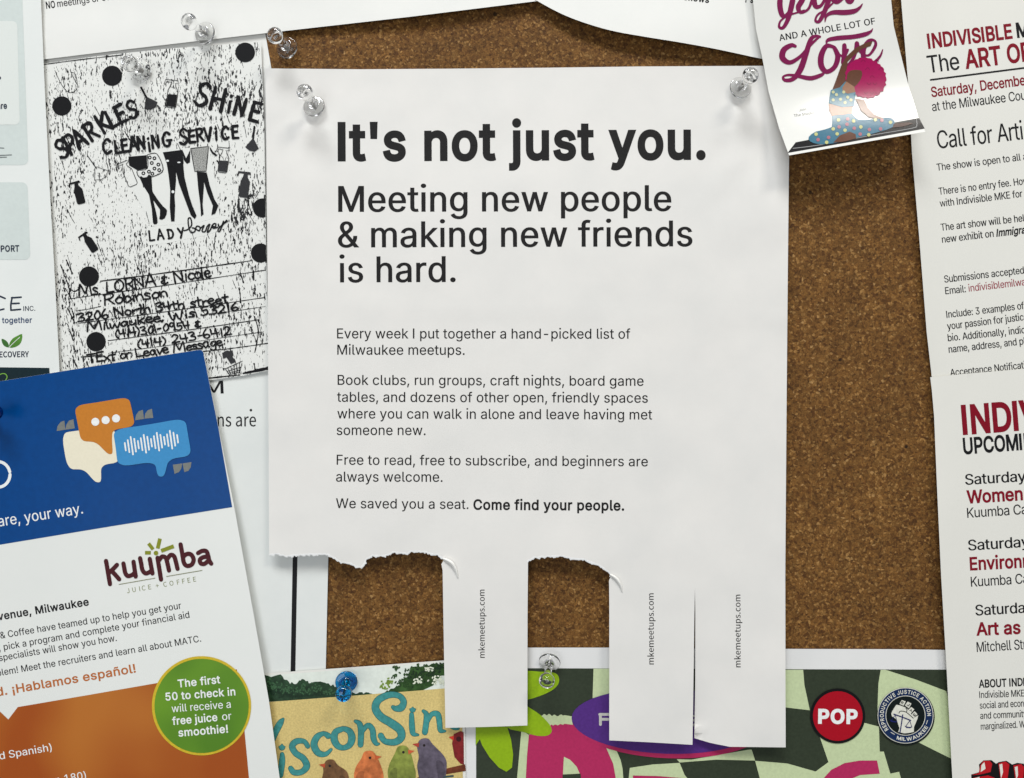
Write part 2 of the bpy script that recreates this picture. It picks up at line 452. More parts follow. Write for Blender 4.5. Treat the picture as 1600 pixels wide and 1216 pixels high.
rr = n.new('ShaderNodeValToRGB'); rr.color_ramp.elements[0].position = .976; rr.color_ramp.elements[1].position = .994
rr.color_ramp.elements[0].color = lin((231, 231, 226)); rr.color_ramp.elements[1].color = lin((30, 30, 32))
l.new(t2.outputs[0], rr.inputs[0]); l.new(rr.outputs[0], b.inputs['Base Color']); b.inputs['Roughness'].default_value = .65; b.inputs['Specular IOR Level'].default_value = .3
SP = sp
c2 = crop(60, 60, 4.054); c3 = crop(60, 340, 4.324)
Q = Sheet('cleaning_flyer', 'speckled black and white photocopied cleaning flyer with black dots and hand lettering',
          'flyer', [(66, 100), (150, 88), (263, 76), (408, 66), (413, 200), (416, 400), (421, 579), (380, 587), (330, 594), (200, 612), (96, 622), (84, 430), (76, 250)],
          lambda x, y: 1.35 + .1 * nz(x, y, 140, 5) + .25 * sm(350, 410, x), SP, 14)
K_ = ink((22, 22, 24), .6, .2, 2500)
Q.poly('blank_patch', cm(c2, [(585, 745), (760, 715), (1080, 680), (1120, 900), (1150, 1130), (1000, 1170), (720, 1190), (600, 960)]), paper_mat((230, 230, 225)), 1)
Q.poly('blank_patch', [(229, 356), (262, 350), (290, 342), (300, 334), (356, 338), (354, 356), (322, 368), (290, 374), (262, 380), (231, 384)], paper_mat((230, 230, 225)), .6)
for x, y, r in ((96.5, 165.6, 15), (175, 118.5, 15.7), (383, 82, 15.4), (139, 432, 15.6), (150, 534, 15.2)):
    Q.disc('black_dot', x, y, r, K_, 2)
def half_disc(x, y, r, lim): # dot cut by the flyer's edge
    return [(min(lim, x + r * math.cos(t * math.pi / 20)), y + r * math.sin(t * math.pi / 20)) for t in range(40)]
Q.poly('black_dot', half_disc(410, 325, 15, 414.5), K_, 2); Q.poly('black_dot', half_disc(407, 395.5, 15, 415.5), K_, 2)

# a hand's alphabet: strokes in a box one cap high (y up), advance width last
G = {
'A': ([[(0,0),(.33,1),(.4,1),(.72,0)],[(.12,.38),(.62,.38)]],.78), 'C': ([[(.62,.82),(.4,1),(.1,.75),(.03,.35),(.25,.02),(.62,.15)]],.7),
'D': ([[(.08,1),(.1,0)],[(.0,.98),(.45,.9),(.65,.5),(.45,.08),(0,.02)]],.75), 'E': ([[(.08,1),(.05,.5),(.08,0)],[(.05,.97),(.55,1)],[(.05,.52),(.48,.54)],[(.05,.03),(.58,.02)]],.65),
'G': ([[(.62,.85),(.35,1),(.05,.6),(.15,.1),(.5,.05),(.62,.4)],[(.4,.42),(.75,.42)]],.8), 'H': ([[(.05,1),(.05,0)],[(.6,1),(.62,0)],[(.05,.5),(.62,.52)]],.75),
'K': ([[(.05,1),(.07,0)],[(.6,1),(.1,.45)],[(.15,.5),(.65,0)]],.7), 'L': ([[(.08,1),(.05,.03),(.1,.01),(.55,.03)]],.6),
'M': ([[(0,0),(.1,.95),(.2,.9),(.42,.25),(.5,.3),(.72,.95),(.8,.9),(.88,0)]],.98), 'N': ([[(.05,0),(.06,1),(.09,.95),(.58,.05),(.6,.08),(.62,1)]],.75),
'O': ([[(.35,1),(.08,.75),(.05,.3),(.3,0),(.62,.3),(.6,.75),(.35,1),(.3,.98)]],.75), 'P': ([[(.08,0),(.08,1)],[(.0,.95),(.45,1),(.6,.75),(.4,.5),(.1,.45)]],.65),
'R': ([[(.08,0),(.08,1)],[(.0,.95),(.45,1),(.58,.78),(.4,.55),(.1,.5)],[(.25,.5),(.65,0)]],.7), 'S': ([[(.58,.85),(.35,1),(.08,.8),(.2,.55),(.5,.42),(.58,.2),(.3,0),(.02,.12)]],.68),
'T': ([[(0,.97),(.65,1)],[(.33,1),(.3,0)]],.65), 'V': ([[(0,1),(.3,0),(.36,0),(.65,1)]],.68), 'W': ([[(0,.9),(.1,.1),(.25,.1),(.42,.7),(.5,.1),(.65,.1),(.85,.95)]],.92), 'Y': ([[(0,1),(.3,.5)],[(.62,1),(.2,0)]],.65),
'X': ([[(0,.9),(.5,0)],[(.5,.9),(0,0)]],.6),
'a': ([[(.42,.55),(.2,.6),(.02,.3),(.2,0),(.4,.3),(.42,.58),(.42,.1),(.5,0)]],.54), 'b': ([[(.06,1),(.05,.05)],[(.06,.4),(.3,.6),(.45,.3),(.25,0),(.05,.1)]],.52),
'c': ([[(.42,.5),(.2,.58),(.03,.3),(.2,.02),(.42,.1)]],.47), 'd': ([[(.42,1),(.42,0)],[(.42,.45),(.2,.6),(.02,.3),(.2,0),(.42,.2)]],.52),
'e': ([[(.03,.3),(.4,.36),(.32,.58),(.12,.55),(.02,.25),(.2,0),(.45,.1)]],.5), 'g': ([[(.4,.5),(.2,.6),(.03,.35),(.2,.08),(.4,.3)],[(.42,.58),(.4,-.25),(.2,-.4),(.02,-.25)]],.52),
'h': ([[(.05,1),(.05,0)],[(.05,.35),(.25,.58),(.4,.45),(.42,0)]],.52), 'i': ([[(.08,.58),(.08,0)],[(.08,.84),(.1,.88)]],.22),
'k': ([[(.05,1),(.05,0)],[(.42,.6),(.07,.28)],[(.12,.32),(.45,0)]],.5), 'l': ([[(.08,1),(.07,.05),(.12,0)]],.22), 'm': ([[(.03,.58),(.05,0)],[(.05,.35),(.2,.58),(.32,.45),(.32,0)],[(.32,.35),(.48,.58),(.6,.45),(.62,0)]],.72),
'n': ([[(.03,.58),(.05,0)],[(.05,.35),(.25,.58),(.4,.45),(.42,0)]],.5), 'o': ([[(.22,.6),(.03,.35),(.15,.03),(.38,.1),(.42,.45),(.22,.6),(.15,.57)]],.5),
'r': ([[(.03,.58),(.05,0)],[(.05,.35),(.2,.56),(.36,.55)]],.4), 's': ([[(.36,.5),(.18,.6),(.06,.45),(.32,.22),(.3,.03),(.02,.05)]],.42), 't': ([[(.2,.95),(.18,.05),(.32,0)],[(0,.62),(.4,.64)]],.42),
'u': ([[(.03,.58),(.06,.1),(.25,.02),(.38,.2)],[(.4,.58),(.42,0)]],.52), 'v': ([[(0,.58),(.18,0),(.22,0),(.42,.6)]],.45), 'w': ([[(0,.58),(.08,.05),(.18,.05),(.3,.45),(.4,.05),(.5,.05),(.62,.6)]],.66),
'x': ([[(0,.58),(.4,0)],[(.4,.58),(0,0)]],.45), 'y': ([[(.03,.58),(.08,.2),(.3,.15),(.4,.58)],[(.42,.58),(.35,-.3),(.05,-.35)]],.5),
'0': ([[(.25,.95),(.05,.5),(.2,.02),(.45,.35),(.35,.9),(.22,.95)]],.55), '1': ([[(.1,.95),(.1,0)]],.24), '2': ([[(.03,.75),(.2,.98),(.42,.75),(.3,.4),(0,.02),(.1,.03),(.5,.06)]],.56),
'3': ([[(.03,.9),(.3,.98),(.4,.75),(.15,.53),(.42,.38),(.35,.05),(0,.05)]],.52), '4': ([[(.05,.95),(.05,.45),(.1,.42),(.5,.44)],[(.4,.95),(.38,0)]],.58), '5': ([[(.45,.95),(.1,.95)],[(.1,.95),(.08,.55),(.35,.58),(.42,.2),(.2,0),(0,.1)]],.55),
'6': ([[(.3,1),(.08,.6),(.05,.2),(.25,0),(.45,.2),(.3,.42),(.08,.3)]],.55), '9': ([[(.4,.8),(.2,.95),(.05,.7),(.2,.5),(.4,.7)],[(.42,.9),(.4,0)]],.52),
'(': ([[(.2,1.05),(.03,.6),(.05,.2),(.22,-.1)]],.28), ')': ([[(.0,1.05),(.18,.6),(.15,.2),(.0,-.1)]],.28), '-': ([[(.05,.42),(.3,.44)]],.4), '.': ([[(.05,0),(.07,.04)]],.2), ',': ([[(.08,.06),(.02,-.15)]],.22),
'&': ([[(.4,.7),(.15,.8),(.05,.65),(.25,.48),(.0,.3),(.2,.05),(.45,.15)],[(.25,.95),(.22,-.08)]],.6), ':': ([[(.08,.5),(.09,.54)],[(.08,.1),(.09,.14)]],.25), ' ': ([],.34)}
def hand_line(sh, body, x0, y0, x1, y1, cap, w, mat, layer=3, name='handwriting', jig=.05):
    tot = sum(G[c][1] for c in body); bx, by = x1 - x0, y1 - y0; L = math.hypot(bx, by); ux, uy = bx / L, by / L
    k = L / tot; st = []; x = 0
    for c in body:
        lift = random.uniform(-jig, jig); hs = random.uniform(.9, 1.1); rt = random.uniform(-.08, .08)
        for s_ in G[c][0]:
            st.append([(x0 + ux * (x + px_ + rt * py_) * k + uy * (py_ * hs + lift) * cap, y0 + uy * (x + px_) * k - ux * (py_ * hs + lift) * cap) for px_, py_ in s_])
        x += G[c][1]
    return sh.strokes(name, st, mat, layer, w=w, smooth=4, jit=.18)
def hand_letter(c, cx, cy, h, rot, wd=1):
    a = math.radians(rot); o = []
    W = G[c][1] - .08
    for s_ in G[c][0]:
        o.append([(cx + ((x - W / 2) * wd * math.cos(a) + (y - .5) * math.sin(a)) * h, cy + ((x - W / 2) * wd * math.sin(a) - (y - .5) * math.cos(a)) * h) for x, y in s_])
    return o
def word(sh, items, w, name='hand_lettering', wd=.85):
    st = []
    for c, x, y, h, r in items:
        cx, cy = c2(x, y); st += hand_letter(c, cx, cy, h / 4.054, r, wd)
    sh.strokes(name, st, K_, 3, w=w, jit=.2)
word(Q, [('S',145,700,118,-28),('P',200,672,120,-28),('A',258,640,108,-32),('R',330,590,112,-32),('K',410,535,122,-30),('L',462,508,108,-28),('E',520,478,110,-25),('S',590,450,112,-18)], 5.2)
word(Q, [('S',1040,355,150,18),('H',1138,385,142,14),('i',1212,410,120,10),('N',1278,432,110,14),('E',1374,466,120,16)], 5.4)
word(Q, [('C',432,685,92,-8),('L',500,688,78,-8),('E',545,680,78,-8),('A',600,672,80,-8),('N',650,662,78,-6),('i',698,668,96,-8),('N',740,655,78,-6),('G',812,640,90,-6)], 4.3)
word(Q, [('S',918,622,98,-4),('E',970,622,76,-6),('R',1020,612,78,-6),('V',1072,606,76,-4),('i',1124,600,84,-4),('C',1182,600,80,-4),('E',1245,594,78,-4)], 4.3)
Q.strokes('hand_lettering', [s_ for c, x, y, h in (('L',762,123,66),('A',822,116,62),('D',892,110,62),('Y',962,104,66)) for s_ in hand_letter(c, *c3(x, y), h / 4.324, -8, .9)], K_, 3, w=3, jit=.15)
Q.strokes('hand_lettering', [cm(c3, q) for q in (
    [(985,88),(1010,80),(1035,50),(1028,5),(1012,10),(1015,60),(1030,100),(1055,95),(1058,75),(1040,70)],
    [(1075,85),(1062,75),(1072,58),(1092,66),(1088,88),(1075,86)], [(1098,70),(1120,52),(1105,90),(1125,95),(1140,60)], [(1142,58),(1158,45),(1140,100),(1160,85),(1175,50)],
    [(1178,62),(1195,60),(1198,42),(1180,45),(1180,72),(1210,66)], [(1215,45),(1222,65),(1240,50),(1250,25)], [(1272,18),(1245,50),(1225,92),(1212,88),(1230,60),(1275,25)])], K_, 3, w=2.2)
for body, x0, y0, x1, y1, h, w_ in (('Ms. LORNA & Nicole',275,535,1172,402,74,2.8),('Robinson',440,592,880,532,70,2.8),('3206 North 34th street',270,706,1285,572,60,2.8),
        ('Milwaukee, Wis 53216',330,768,1360,628,58,2.8),('(414)301-0954 &',525,815,1110,737,56,2.6),('(414) 243-6412',670,884,1312,792,56,2.6),('TExt or Leave Message:',335,985,1272,862,60,2.6)):
    hand_line(Q, body, *c3(x0, y0), *c3(x1, y1), h / 4.324, w_, K_)
for (a, b_, w_) in (((420,430),(1445,290),1.6),((205,550),(1535,355),1.1),((255,630),(420,600),1.1),((270,715),(1530,540),1.1),((1120,655),(1535,600),.8),((470,832),(1490,690),1.2),((480,915),(1510,773),.9),((290,942),(430,925),1.6),((1110,905),(1548,850),1.4)):
    p_, q_ = c3(*a), c3(*b_); mid = ((p_[0] + q_[0]) / 2, (p_[1] + q_[1]) / 2 + .8)
    Q.strokes('ruled_line', [[p_, mid, q_]], K_, 2, w=w_, smooth=10, jit=.4)
# loose scribbles
scr = []
for i in range(120):
    x = random.uniform(75, 405); y = random.uniform(100, 570); L = random.uniform(7, 26)
    if 235 < x < 345 and 225 < y < 360: continue
    a = math.radians(random.gauss(72, 9)); mx = 78 + (y - 100) * .05
    if x < mx + 4: x = mx + 6
    scr.append([(x, y), (x + math.cos(a) * L * .5 + random.uniform(-1, 1), y + math.sin(a) * L * .5), (min(410, x + math.cos(a) * L), min(577, y + math.sin(a) * L))])
for o_ in (Q.strokes('scribble_marks', scr[:80], K_, 1, w=.9, jit=.5), Q.strokes('scribble_marks', scr[80:], K_, 1, w=1.9, jit=.6)): o_['kind'] = 'stuff'
for pts in ([(105,205),(150,300),(200,345),(245,315),(235,230),(205,215)],):
    Q.strokes('scribble_mark', [cm(c2, pts)], K_, 1, w=.9)
for q_ in ([cm(c3, [(150,320),(180,400),(205,470),(215,548)]), cm(c3, [(200,470),(240,500),(270,485)]), cm(c3, [(1460,670),(1485,760),(1475,850),(1462,910)]), cm(c3, [(195,610),(240,700)]), cm(c3, [(210,755),(235,830)])]): Q.strokes('scribble_mark', [q_], K_, 1, w=1.8, jit=.3)
Q.strokes('edge_line', [[(67.5, 101), (100, 96.5), (140, 91.5), (190, 86)]], K_, 2, w=1.2, jit=.4)
Q.strokes('edge_line', [[(326, 591, 2), (350, 588.5, 2.2), (375, 586, 1.4)], [(380, 583.5, 3), (400, 579.5, 4), (418.5, 575.5, 5)]], K_, 2, jit=.25)
# silhouettes
lay = 3
sil = ink((20, 20, 22), .6, .15, 2000)
fg = Q.poly('printed_figure', cm(c2, [(570,750),(686,740),(690,825),(625,835),(575,805)]), sil, lay)
for pts in ([(640,880),(700,875),(725,975),(790,1065),(815,1090),(800,1140),(765,1145),(770,1085),(700,990)], [(686,880),(716,872),(722,1000),(745,1100),(755,1165),(738,1178),(725,1165),(718,1080),(700,990)]):
    Q.poly('leg', cm(c2, pts), sil, lay + (.3 if pts[0][0] > 650 else 0), fg, smooth=2)
leo = [(690,738),(750,732),(790,830),(740,870),(650,885),(625,840),(690,825)]
Q.poly('skirt', cm(c2, leo), paper_mat((226, 226, 222)), lay, fg)
Q.strokes('skirt_outline', [cm(c2, leo + leo[:1])], sil, lay + .5, fg, w=1.2)
for x, y in ((705,755),(735,760),(718,790),(760,800),(735,825),(700,845),(765,835),(665,855),(722,858)):
    Q.disc('skirt_spot', *c2(x, y), 3.1, sil, lay + .6, fg, inner=.4, n=10)
fg = Q.poly('printed_figure', cm(c2, [(788,722),(912,706),(920,790),(900,850),(858,850),(815,800)]), sil, lay)
for i, pts in enumerate(([(812,790),(870,800),(872,900),(862,1000),(866,1060),(862,1160),(840,1160),(832,1070),(835,960),(825,870)], [(860,800),(915,780),(925,880),(955,1000),(975,1060),(1002,1125),(990,1145),(965,1120),(935,1040),(890,920)],
        [(912,708),(935,760),(962,705),(960,785),(940,795),(920,770)])):
    Q.poly('leg' if i < 2 else 'arm', cm(c2, pts), sil, lay + .2 * i, fg)
Q.disc('knee_patch', *c2(852, 972), 2.2, WHITE_INK, lay + 1, fg); Q.disc('knee_patch', *c2(818, 776), 2.4, WHITE_INK, lay + 1, fg, ry=1.6); Q.disc('knee_patch', *c2(890, 786), 2.6, WHITE_INK, lay + 1, fg, ry=1)
sk = [(965,698),(1078,684),(1062,842),(990,842)]
fg = Q.poly('printed_figure', cm(c2, sk), ink((150, 150, 146), .6, .9, 3200), lay)
Q.strokes('skirt_outline', [cm(c2, sk + sk[:1])], sil, lay + .5, fg, w=1.3, smooth=0)
for i, pts in enumerate(([(1003,845),(1050,848),(1048,940),(1040,1050),(1046,1115),(1030,1128),(1025,1050),(1012,950)], [(1030,848),(1066,850),(1085,930),(1115,1020),(1140,1060),(1120,1110),(1095,1120),(1105,1060),(1070,980)], [(1084,684),(1108,720),(1132,738),(1125,748),(1100,730),(1088,710)])):
    Q.poly('leg' if i < 2 else 'arm', cm(c2, pts), sil, lay + .2 * i, fg)
# spray bottles and brushes
def bottle(fn, cx, cy, s_, rot, fill, outline=False):
    shp = [(-13,-30),(-10,-44),(-30,-44),(-34,-30),(-39,-32),(-35,-52),(14,-54),(20,-44),(6,-42),(8,-30),(20,-12),(20,50),(14,56),(-14,56),(-20,50),(-20,-12)]
    a = math.radians(rot)
    p_ = [fn(cx + (x * math.cos(a) - y * math.sin(a)) * s_, cy + (x * math.sin(a) + y * math.cos(a)) * s_) for x, y in shp]
    if outline:
        o = Q.strokes('printed_spray_bottle', [p_ + p_[:1]], K_, 3, w=1, smooth=0)
        liq = [(-18,5),(18,2),(18,52),(-18,52)]
        if fill: Q.poly('liquid', [fn(cx + (x * math.cos(a) - y * math.sin(a)) * s_, cy + (x * math.sin(a) + y * math.cos(a)) * s_) for x, y in liq], fill, 3.2, o)
    else: Q.poly('printed_spray_bottle', p_, fill, 3)
DKG = ink((52, 52, 54), .6, .3, 3000)
bottle(c2, 255, 975, 1.35, -14, K_); bottle(c2, 1308, 925, 1.5, 8, DKG); bottle(c3, 345, 165, 1.35, -33, K_)
bottle(c2, 850, 350, 1.6, 8, K_, True); bottle(c2, 1175, 770, 1.45, 8, DKG, True); bottle(c2, 570, 855, 1.5, -22, None, True)
def brush_icon(fn, x0, y0, x1, y1, r, fill):
    p0, p1 = fn(x0, y0), fn(x1, y1); o = Q.strokes('printed_brush', [[p0, p1]], K_ if fill else K_, 3, w=3 if fill else 1.3)
    d = Vector((p1[0] - p0[0], p1[1] - p0[1])).normalized(); q = Vector((-d.y, d.x)); c = Vector(p1)
    pts = [tuple(c + d * a + q * b_) for a, b_ in ((-2, -2), (-2, 2), (r * .9, r * .9), (r * 1.3, r * .3), (r * 1.35, -r * .4), (r * .9, -r * .9))]
    if fill: Q.poly('brush_head', pts, fill, 3.2, o)
    else: Q.strokes('brush_head', [pts + pts[:1]], K_, 3.2, o, w=.8, smooth=0)
brush_icon(c2, 650, 312, 690, 385, 13, DKG); brush_icon(c2, 1368, 560, 1358, 650, 12, DKG); brush_icon(c2, 312, 745, 368, 825, 14, None)
ts = Q.poly('printed_shirt', cm(c3, [(1240,915),(1275,898),(1300,905),(1312,896),(1318,935),(1308,935),(1335,975),(1300,990),(1270,945),(1248,955)]), DKG, 3)
bk = [cm(c3, [(1245,1018),(1262,1022),(1378,970)]), cm(c3, [(1262,1022),(1290,1062),(1360,1045),(1375,985)])]
for i in range(5): bk.append(cm(c3, [(1278 + i * 20, 1014 - i * 9), (1300 + i * 14, 1060 - i * 4)]))
bk.append(cm(c3, [(1272,1040),(1368,1010)])); bk.append(cm(c3, [(1280,1052),(1362,1030)]))
Q.strokes('printed_basket', bk, K_, 3, w=1, smooth=0)

# ------------------------------------------------------------------ left sheet with pale panels
E = Sheet('service_flyer', 'white flyer with pale grey green panels and a small leaf logo',
          'flyer', [(-180, -60), (60.5, -60), (64, 0), (70, 140), (78, 300), (86, 440), (93, 578), (94, 620), (-170, 640)],
          lambda x, y: 2.1 + .12 * nz(x, y, 140, 6) + .7 * sm(20, 90, x), paper_mat((231, 233, 229), .5), 16)
PAN = ink((209, 217, 213), .5, .02, 600, .02); PANL = ink((224, 228, 223), .5, .01)
def shear_x(pts, y0, k): return [(x + (y - y0) * k, y) for x, y in pts]
E.poly('pale_panel', shear_x(rrect(-150, -70, 35, 258, 9), 0, .036), PAN)
E.poly('pale_card', shear_x(rrect(-140, 33, 26, 195, 8), 0, .025), PANL, 2)
E.poly('pale_panel', shear_x(rrect(-150, 285, 32, 406, 9), 0, .038), PAN)
NV = ink((40, 50, 66))
E.text('Care', -12, 170.5, 11, 169.7, 9.2, NV, .03, layer=3); E.disc('emblem', -1, 122, 2.6, NV, 3)
E.text('SUPPORT', -22, 393.6, 30, 392.8, 9.3, NV, .022, font='humanist', layer=3)
E.strokes('logo_letter', [[(8, 466.5), (-4, 463), (-12, 474), (-8, 485), (6, 483)], [(19, 465), (17, 475), (17, 484.5)], [(18, 465.5), (33, 464.5)], [(17.5, 474.5), (30, 474)], [(17, 484.8), (32, 483.5)]], NV, w=2.6)
E.text('INC.', 36.5, 486, 55, 485.6, 7.4, NV, .01)
E.text('together', 3, 504.9, 50, 504.4, 8.6, ink((66, 82, 110)), .02)
GRN = ink((84, 134, 52), .5, .15, 300)
E.poly('leaf_logo', [(14.5, 543), (15, 536), (20, 529), (27, 525), (34.5, 522), (34, 532), (30, 539), (22, 543)], GRN, 1, smooth=2)
E.poly('leaf_logo', [(13.5, 543), (7, 541), (3.5, 536), (2.5, 529.5), (9, 532), (13, 537)], ink((60, 106, 48), .5, .1), 1, smooth=2)
E.strokes('leaf_vein', [[(15, 542), (22, 535), (31, 527)]], WHITE_INK, 2, w=.8)
E.text('RECOVERY', -8, 558.4, 45.3, 557.8, 8.6, NV, .024, font='humanist')
E.poly('dark_band', [(-160, 572), (77, 575), (79, 608), (-158, 620)], ink((22, 40, 46)))
E.strokes('script_lettering', [[(-4, 588), (3, 584), (9, 585), (11, 590), (8, 595)]], ink((120, 170, 70)), 2, w=1.4)
E.strokes('fine_print', [[(-4, 231), (6, 231.4)], [(-4, 243), (18, 242)], [(-2, 246), (10, 245.5)]], ink((90, 96, 98)), 3, w=1, smooth=0)

# ------------------------------------------------------------------ bird card
c8 = crop(380, 1000, 4.2105)
Gc = Sheet('bird_card', 'painted card of small birds on a branch under teal lettering on a yellow signboard',
           'card', [(380, 1055.5), (410, 1052.7), (560, 1042), (693.5, 1032), (722, 1030), (727, 1145), (729, 1330), (380, 1330)],
           lambda x, y: 1.35 + .08 * nz(x, y, 120, 7), paper_mat((232, 230, 222), .4), 14, .25)
Gc.poly('painted_sky', [(384, 1058), (560, 1045), (693, 1035), (718.5, 1033), (721, 1078), (384, 1103)], ink((226, 232, 222), .45, .05, 500), 1)
def tree_poly(top, bot, seed):
    random.seed(seed); o = []
    for i in range(len(top) - 1):
        for k in range(5):
            t = k / 5; x = top[i][0] + (top[i+1][0] - top[i][0]) * t; y = top[i][1] + (top[i+1][1] - top[i][1]) * t
            o.append((x + random.uniform(-5, 5), y + random.uniform(-9, 9)))
    return o + [top[-1]] + bot
TG = ink((38, 62, 42), .5, .35, 420, .25)
Gc.poly('painted_trees', cm(c8, tree_poly([(40,236),(135,236),(250,235),(300,280),(345,285),(395,250),(440,285),(520,275),(590,300),(640,330),(720,345),(780,350),(850,355)], [(850,365),(600,382),(150,408),(40,415)], 2)), TG, 2)
Gc.poly('painted_trees', cm(c8, tree_poly([(920,350),(985,320),(1040,285),(1085,225),(1100,185),(1180,165),(1240,160),(1320,150)], [(1410,146),(1420,230),(1300,235),(1250,300),(1180,332),(1080,342),(930,354)], 3)), ink((50, 80, 38), .5, .4, 350, .35), 2)
def foliage(spots, col, layer, seed):
    random.seed(seed); st = []
    for x, y, sx, sy, n_ in spots:
        for _ in range(n_):
            a_, b_ = random.gauss(x, sx), random.gauss(y, sy); t_ = random.uniform(0, 3)
            if b_ > 330 + (850 - a_) * .09 or b_ < 232 - (a_ - 140) * .074: continue
            q = c8(a_, b_); L_ = random.uniform(.6, 2.2); st.append([(q[0], q[1]), (q[0] + L_ * math.cos(t_), q[1] + L_ * math.sin(t_))])
    Gc.strokes('painted_foliage', st, ink(col, .5, .2), layer, w=2.2, smooth=0)['kind'] = 'stuff'
foliage([(180,300,40,22,40),(320,330,50,18,40),(430,325,60,18,40),(560,345,40,10,20)], (58, 92, 62), 3, 31)
foliage([(200,340,50,16,40),(350,365,70,10,40),(480,360,60,9,30)], (30, 52, 36), 3.3, 32)
foliage([(930,310,14,22,30),(960,272,10,10,16),(1000,330,30,10,26),(880,345,22,6,16)], (116, 142, 52), 3, 33)
foliage([(1060,290,30,24,60),(1110,230,24,24,60),(1200,200,40,22,60),(1270,190,30,20,50),(1190,290,40,16,50),(1000,235,10,6,10),(1010,180,14,6,10)], (44, 72, 34), 3.4, 34)
foliage([(1130,240,30,26,30),(1230,210,34,20,30),(1290,180,20,20,20)], (30, 50, 30), 3.8, 35)
foliage([(1150,262,16,9,16),(1225,190,14,8,14),(1275,270,24,20,24),(1310,290,14,14,16)], (222, 226, 206), 4.2, 36)
Gc.poly('painted_signboard', [(384, 1101), (415.6, 1097.4), (560, 1086.5), (693.5, 1076), (721.5, 1073.5), (724.5, 1330), (384, 1330)], ink((212, 189, 122), .42, .13, 1300, .06), 2.6)
random.seed(5)
TE = ink((62, 138, 136), .45, .16, 900, .12); TED = ink((44, 96, 92), .5)
letters = [[(195,655,30),(215,600,40),(245,545,36),(262,522,16)], [(255,690,8),(255,702,40),(255,706,40)], [(256,752,24),(256,800,36),(244,890,34)],
    [(425,700,28),(400,668,28),(350,668,36),(322,700,38),(345,745,36),(395,780,38),(418,830,40),(385,868,34),(335,872,34),(312,845,30)],
    [(560,632,36),(528,616,26),(485,640,38),(466,690,42),(492,742,40),(540,752,28),(578,722,16)],
    [(658,584,30),(610,605,38),(598,650,44),(620,695,38),(660,710,30),(700,690,38),(715,645,44),(700,602,38),(664,584,30)],
    [(738,535,18),(765,552,32),(775,600,36),(772,690,34)], [(785,600,24),(820,562,30),(850,590,34),(858,650,34),(875,682,26),(892,684,12)],
    [(985,442,22),(1005,452,34),(1040,445,44),(1055,405,38),(1025,368,34),(960,362,38),(890,395,44),(870,450,46),(905,505,48),(970,545,50),(1030,590,50),(1040,640,46),(1000,672,40),(935,668,34),(905,630,36)],
    [(1115,446,8),(1115,453,38),(1115,458,38)], [(1108,490,26),(1110,560,34),(1118,615,30),(1150,625,12)], [(1185,468,18),(1205,490,30),(1204,545,34),(1195,608,34)], [(1212,540,20),(1240,490,28),(1280,490,34),(1292,550,32),(1298,595,28),(1328,600,12)],
    [(1362,560,30),(1385,580,20),(1412,582,20)]]
for L_ in letters:
    Gc.strokes('teal_letter', [[c8(x, y) + ((w_ + 6) / 4.2,) for x, y, w_ in L_]], TED, 3.6, smooth=6)
    Gc.strokes('teal_letter', [[c8(x, y) + (w_ / 4.2,) for x, y, w_ in L_]], TE, 4.6, smooth=6)
BR = ink((104, 52, 30), .45, .3, 500)
Gc.poly('painted_branch', cm(c8, [(1100,930),(1180,890),(1300,855),(1460,818),(1465,862),(1330,885),(1230,905),(1150,925),(1150,1000),(1090,1000)]), BR, 4)
def bird(cx, cy, hx, hy, col, bc, flip, s_=1.0):
    c_ = ink(col, .45, .25, 500, .25)
    body = [(hx - 52*s_, hy), (hx - 30*s_, hy - 45*s_), (hx + 20*s_, hy - 50*s_), (hx + 52*s_, hy - 12*s_), (cx + 85*s_, cy - 10), (cx + 98*s_, cy + 60), (cx + 70*s_, cy + 160), (cx - 60*s_, cy + 160), (cx - 95*s_, cy + 60), (cx - 85*s_, cy - 10)]
    o = Gc.poly('painted_bird', cm(c8, body), c_, 5, smooth=5)
    d = -1 if flip else 1
    Gc.poly('beak', cm(c8, [(hx + d*38*s_, hy - 22), (hx + d*84*s_, hy - 14), (hx + d*42*s_, hy + 8)]), ink(bc, .4), 6, o)
    Gc.disc('eye', *c8(hx + d * 6 * s_, hy - 6), 2.0, ink((40, 34, 32)), 6, o)
    dk = tuple(int(v * .84) for v in col)
    Gc.poly('wing', cm(c8, [(cx + d*-30*s_, cy + 20), (cx + d*-75*s_, cy + 30), (cx + d*-85*s_, cy + 100), (cx + d*-50*s_, cy + 150)]), ink(dk, .45, .25, 500), 5.6, o, smooth=4)
bird(605, 880, 575, 835, (110, 78, 50), (190, 82, 52), True, .92); bird(825, 850, 828, 782, (206, 116, 66), (196, 92, 52), False); bird(1042, 830, 1048, 745, (128, 138, 62), (206, 96, 60), False, .95)
bird(1240, 780, 1196, 700, (96, 88, 102), (176, 66, 54), True, 1.0)
rb = Gc.poly('painted_bird', cm(c8, [(1374,680),(1385,620),(1430,600),(1450,610),(1452,820),(1430,815),(1390,770)]), ink((124, 34, 36), .45, .25, 500), 5)
Gc.poly('beak', cm(c8, [(1386,630),(1352,640),(1384,662)]), ink((206, 62, 44)), 6, rb); Gc.disc('eye', *c8(1418, 652), 4, ink((60, 22, 26)), 6, rb)
Gc.strokes('blue_brushmark', [cm(c8, [(1300,905),(1380,895)])], ink((60, 80, 82)), 5, w=3)

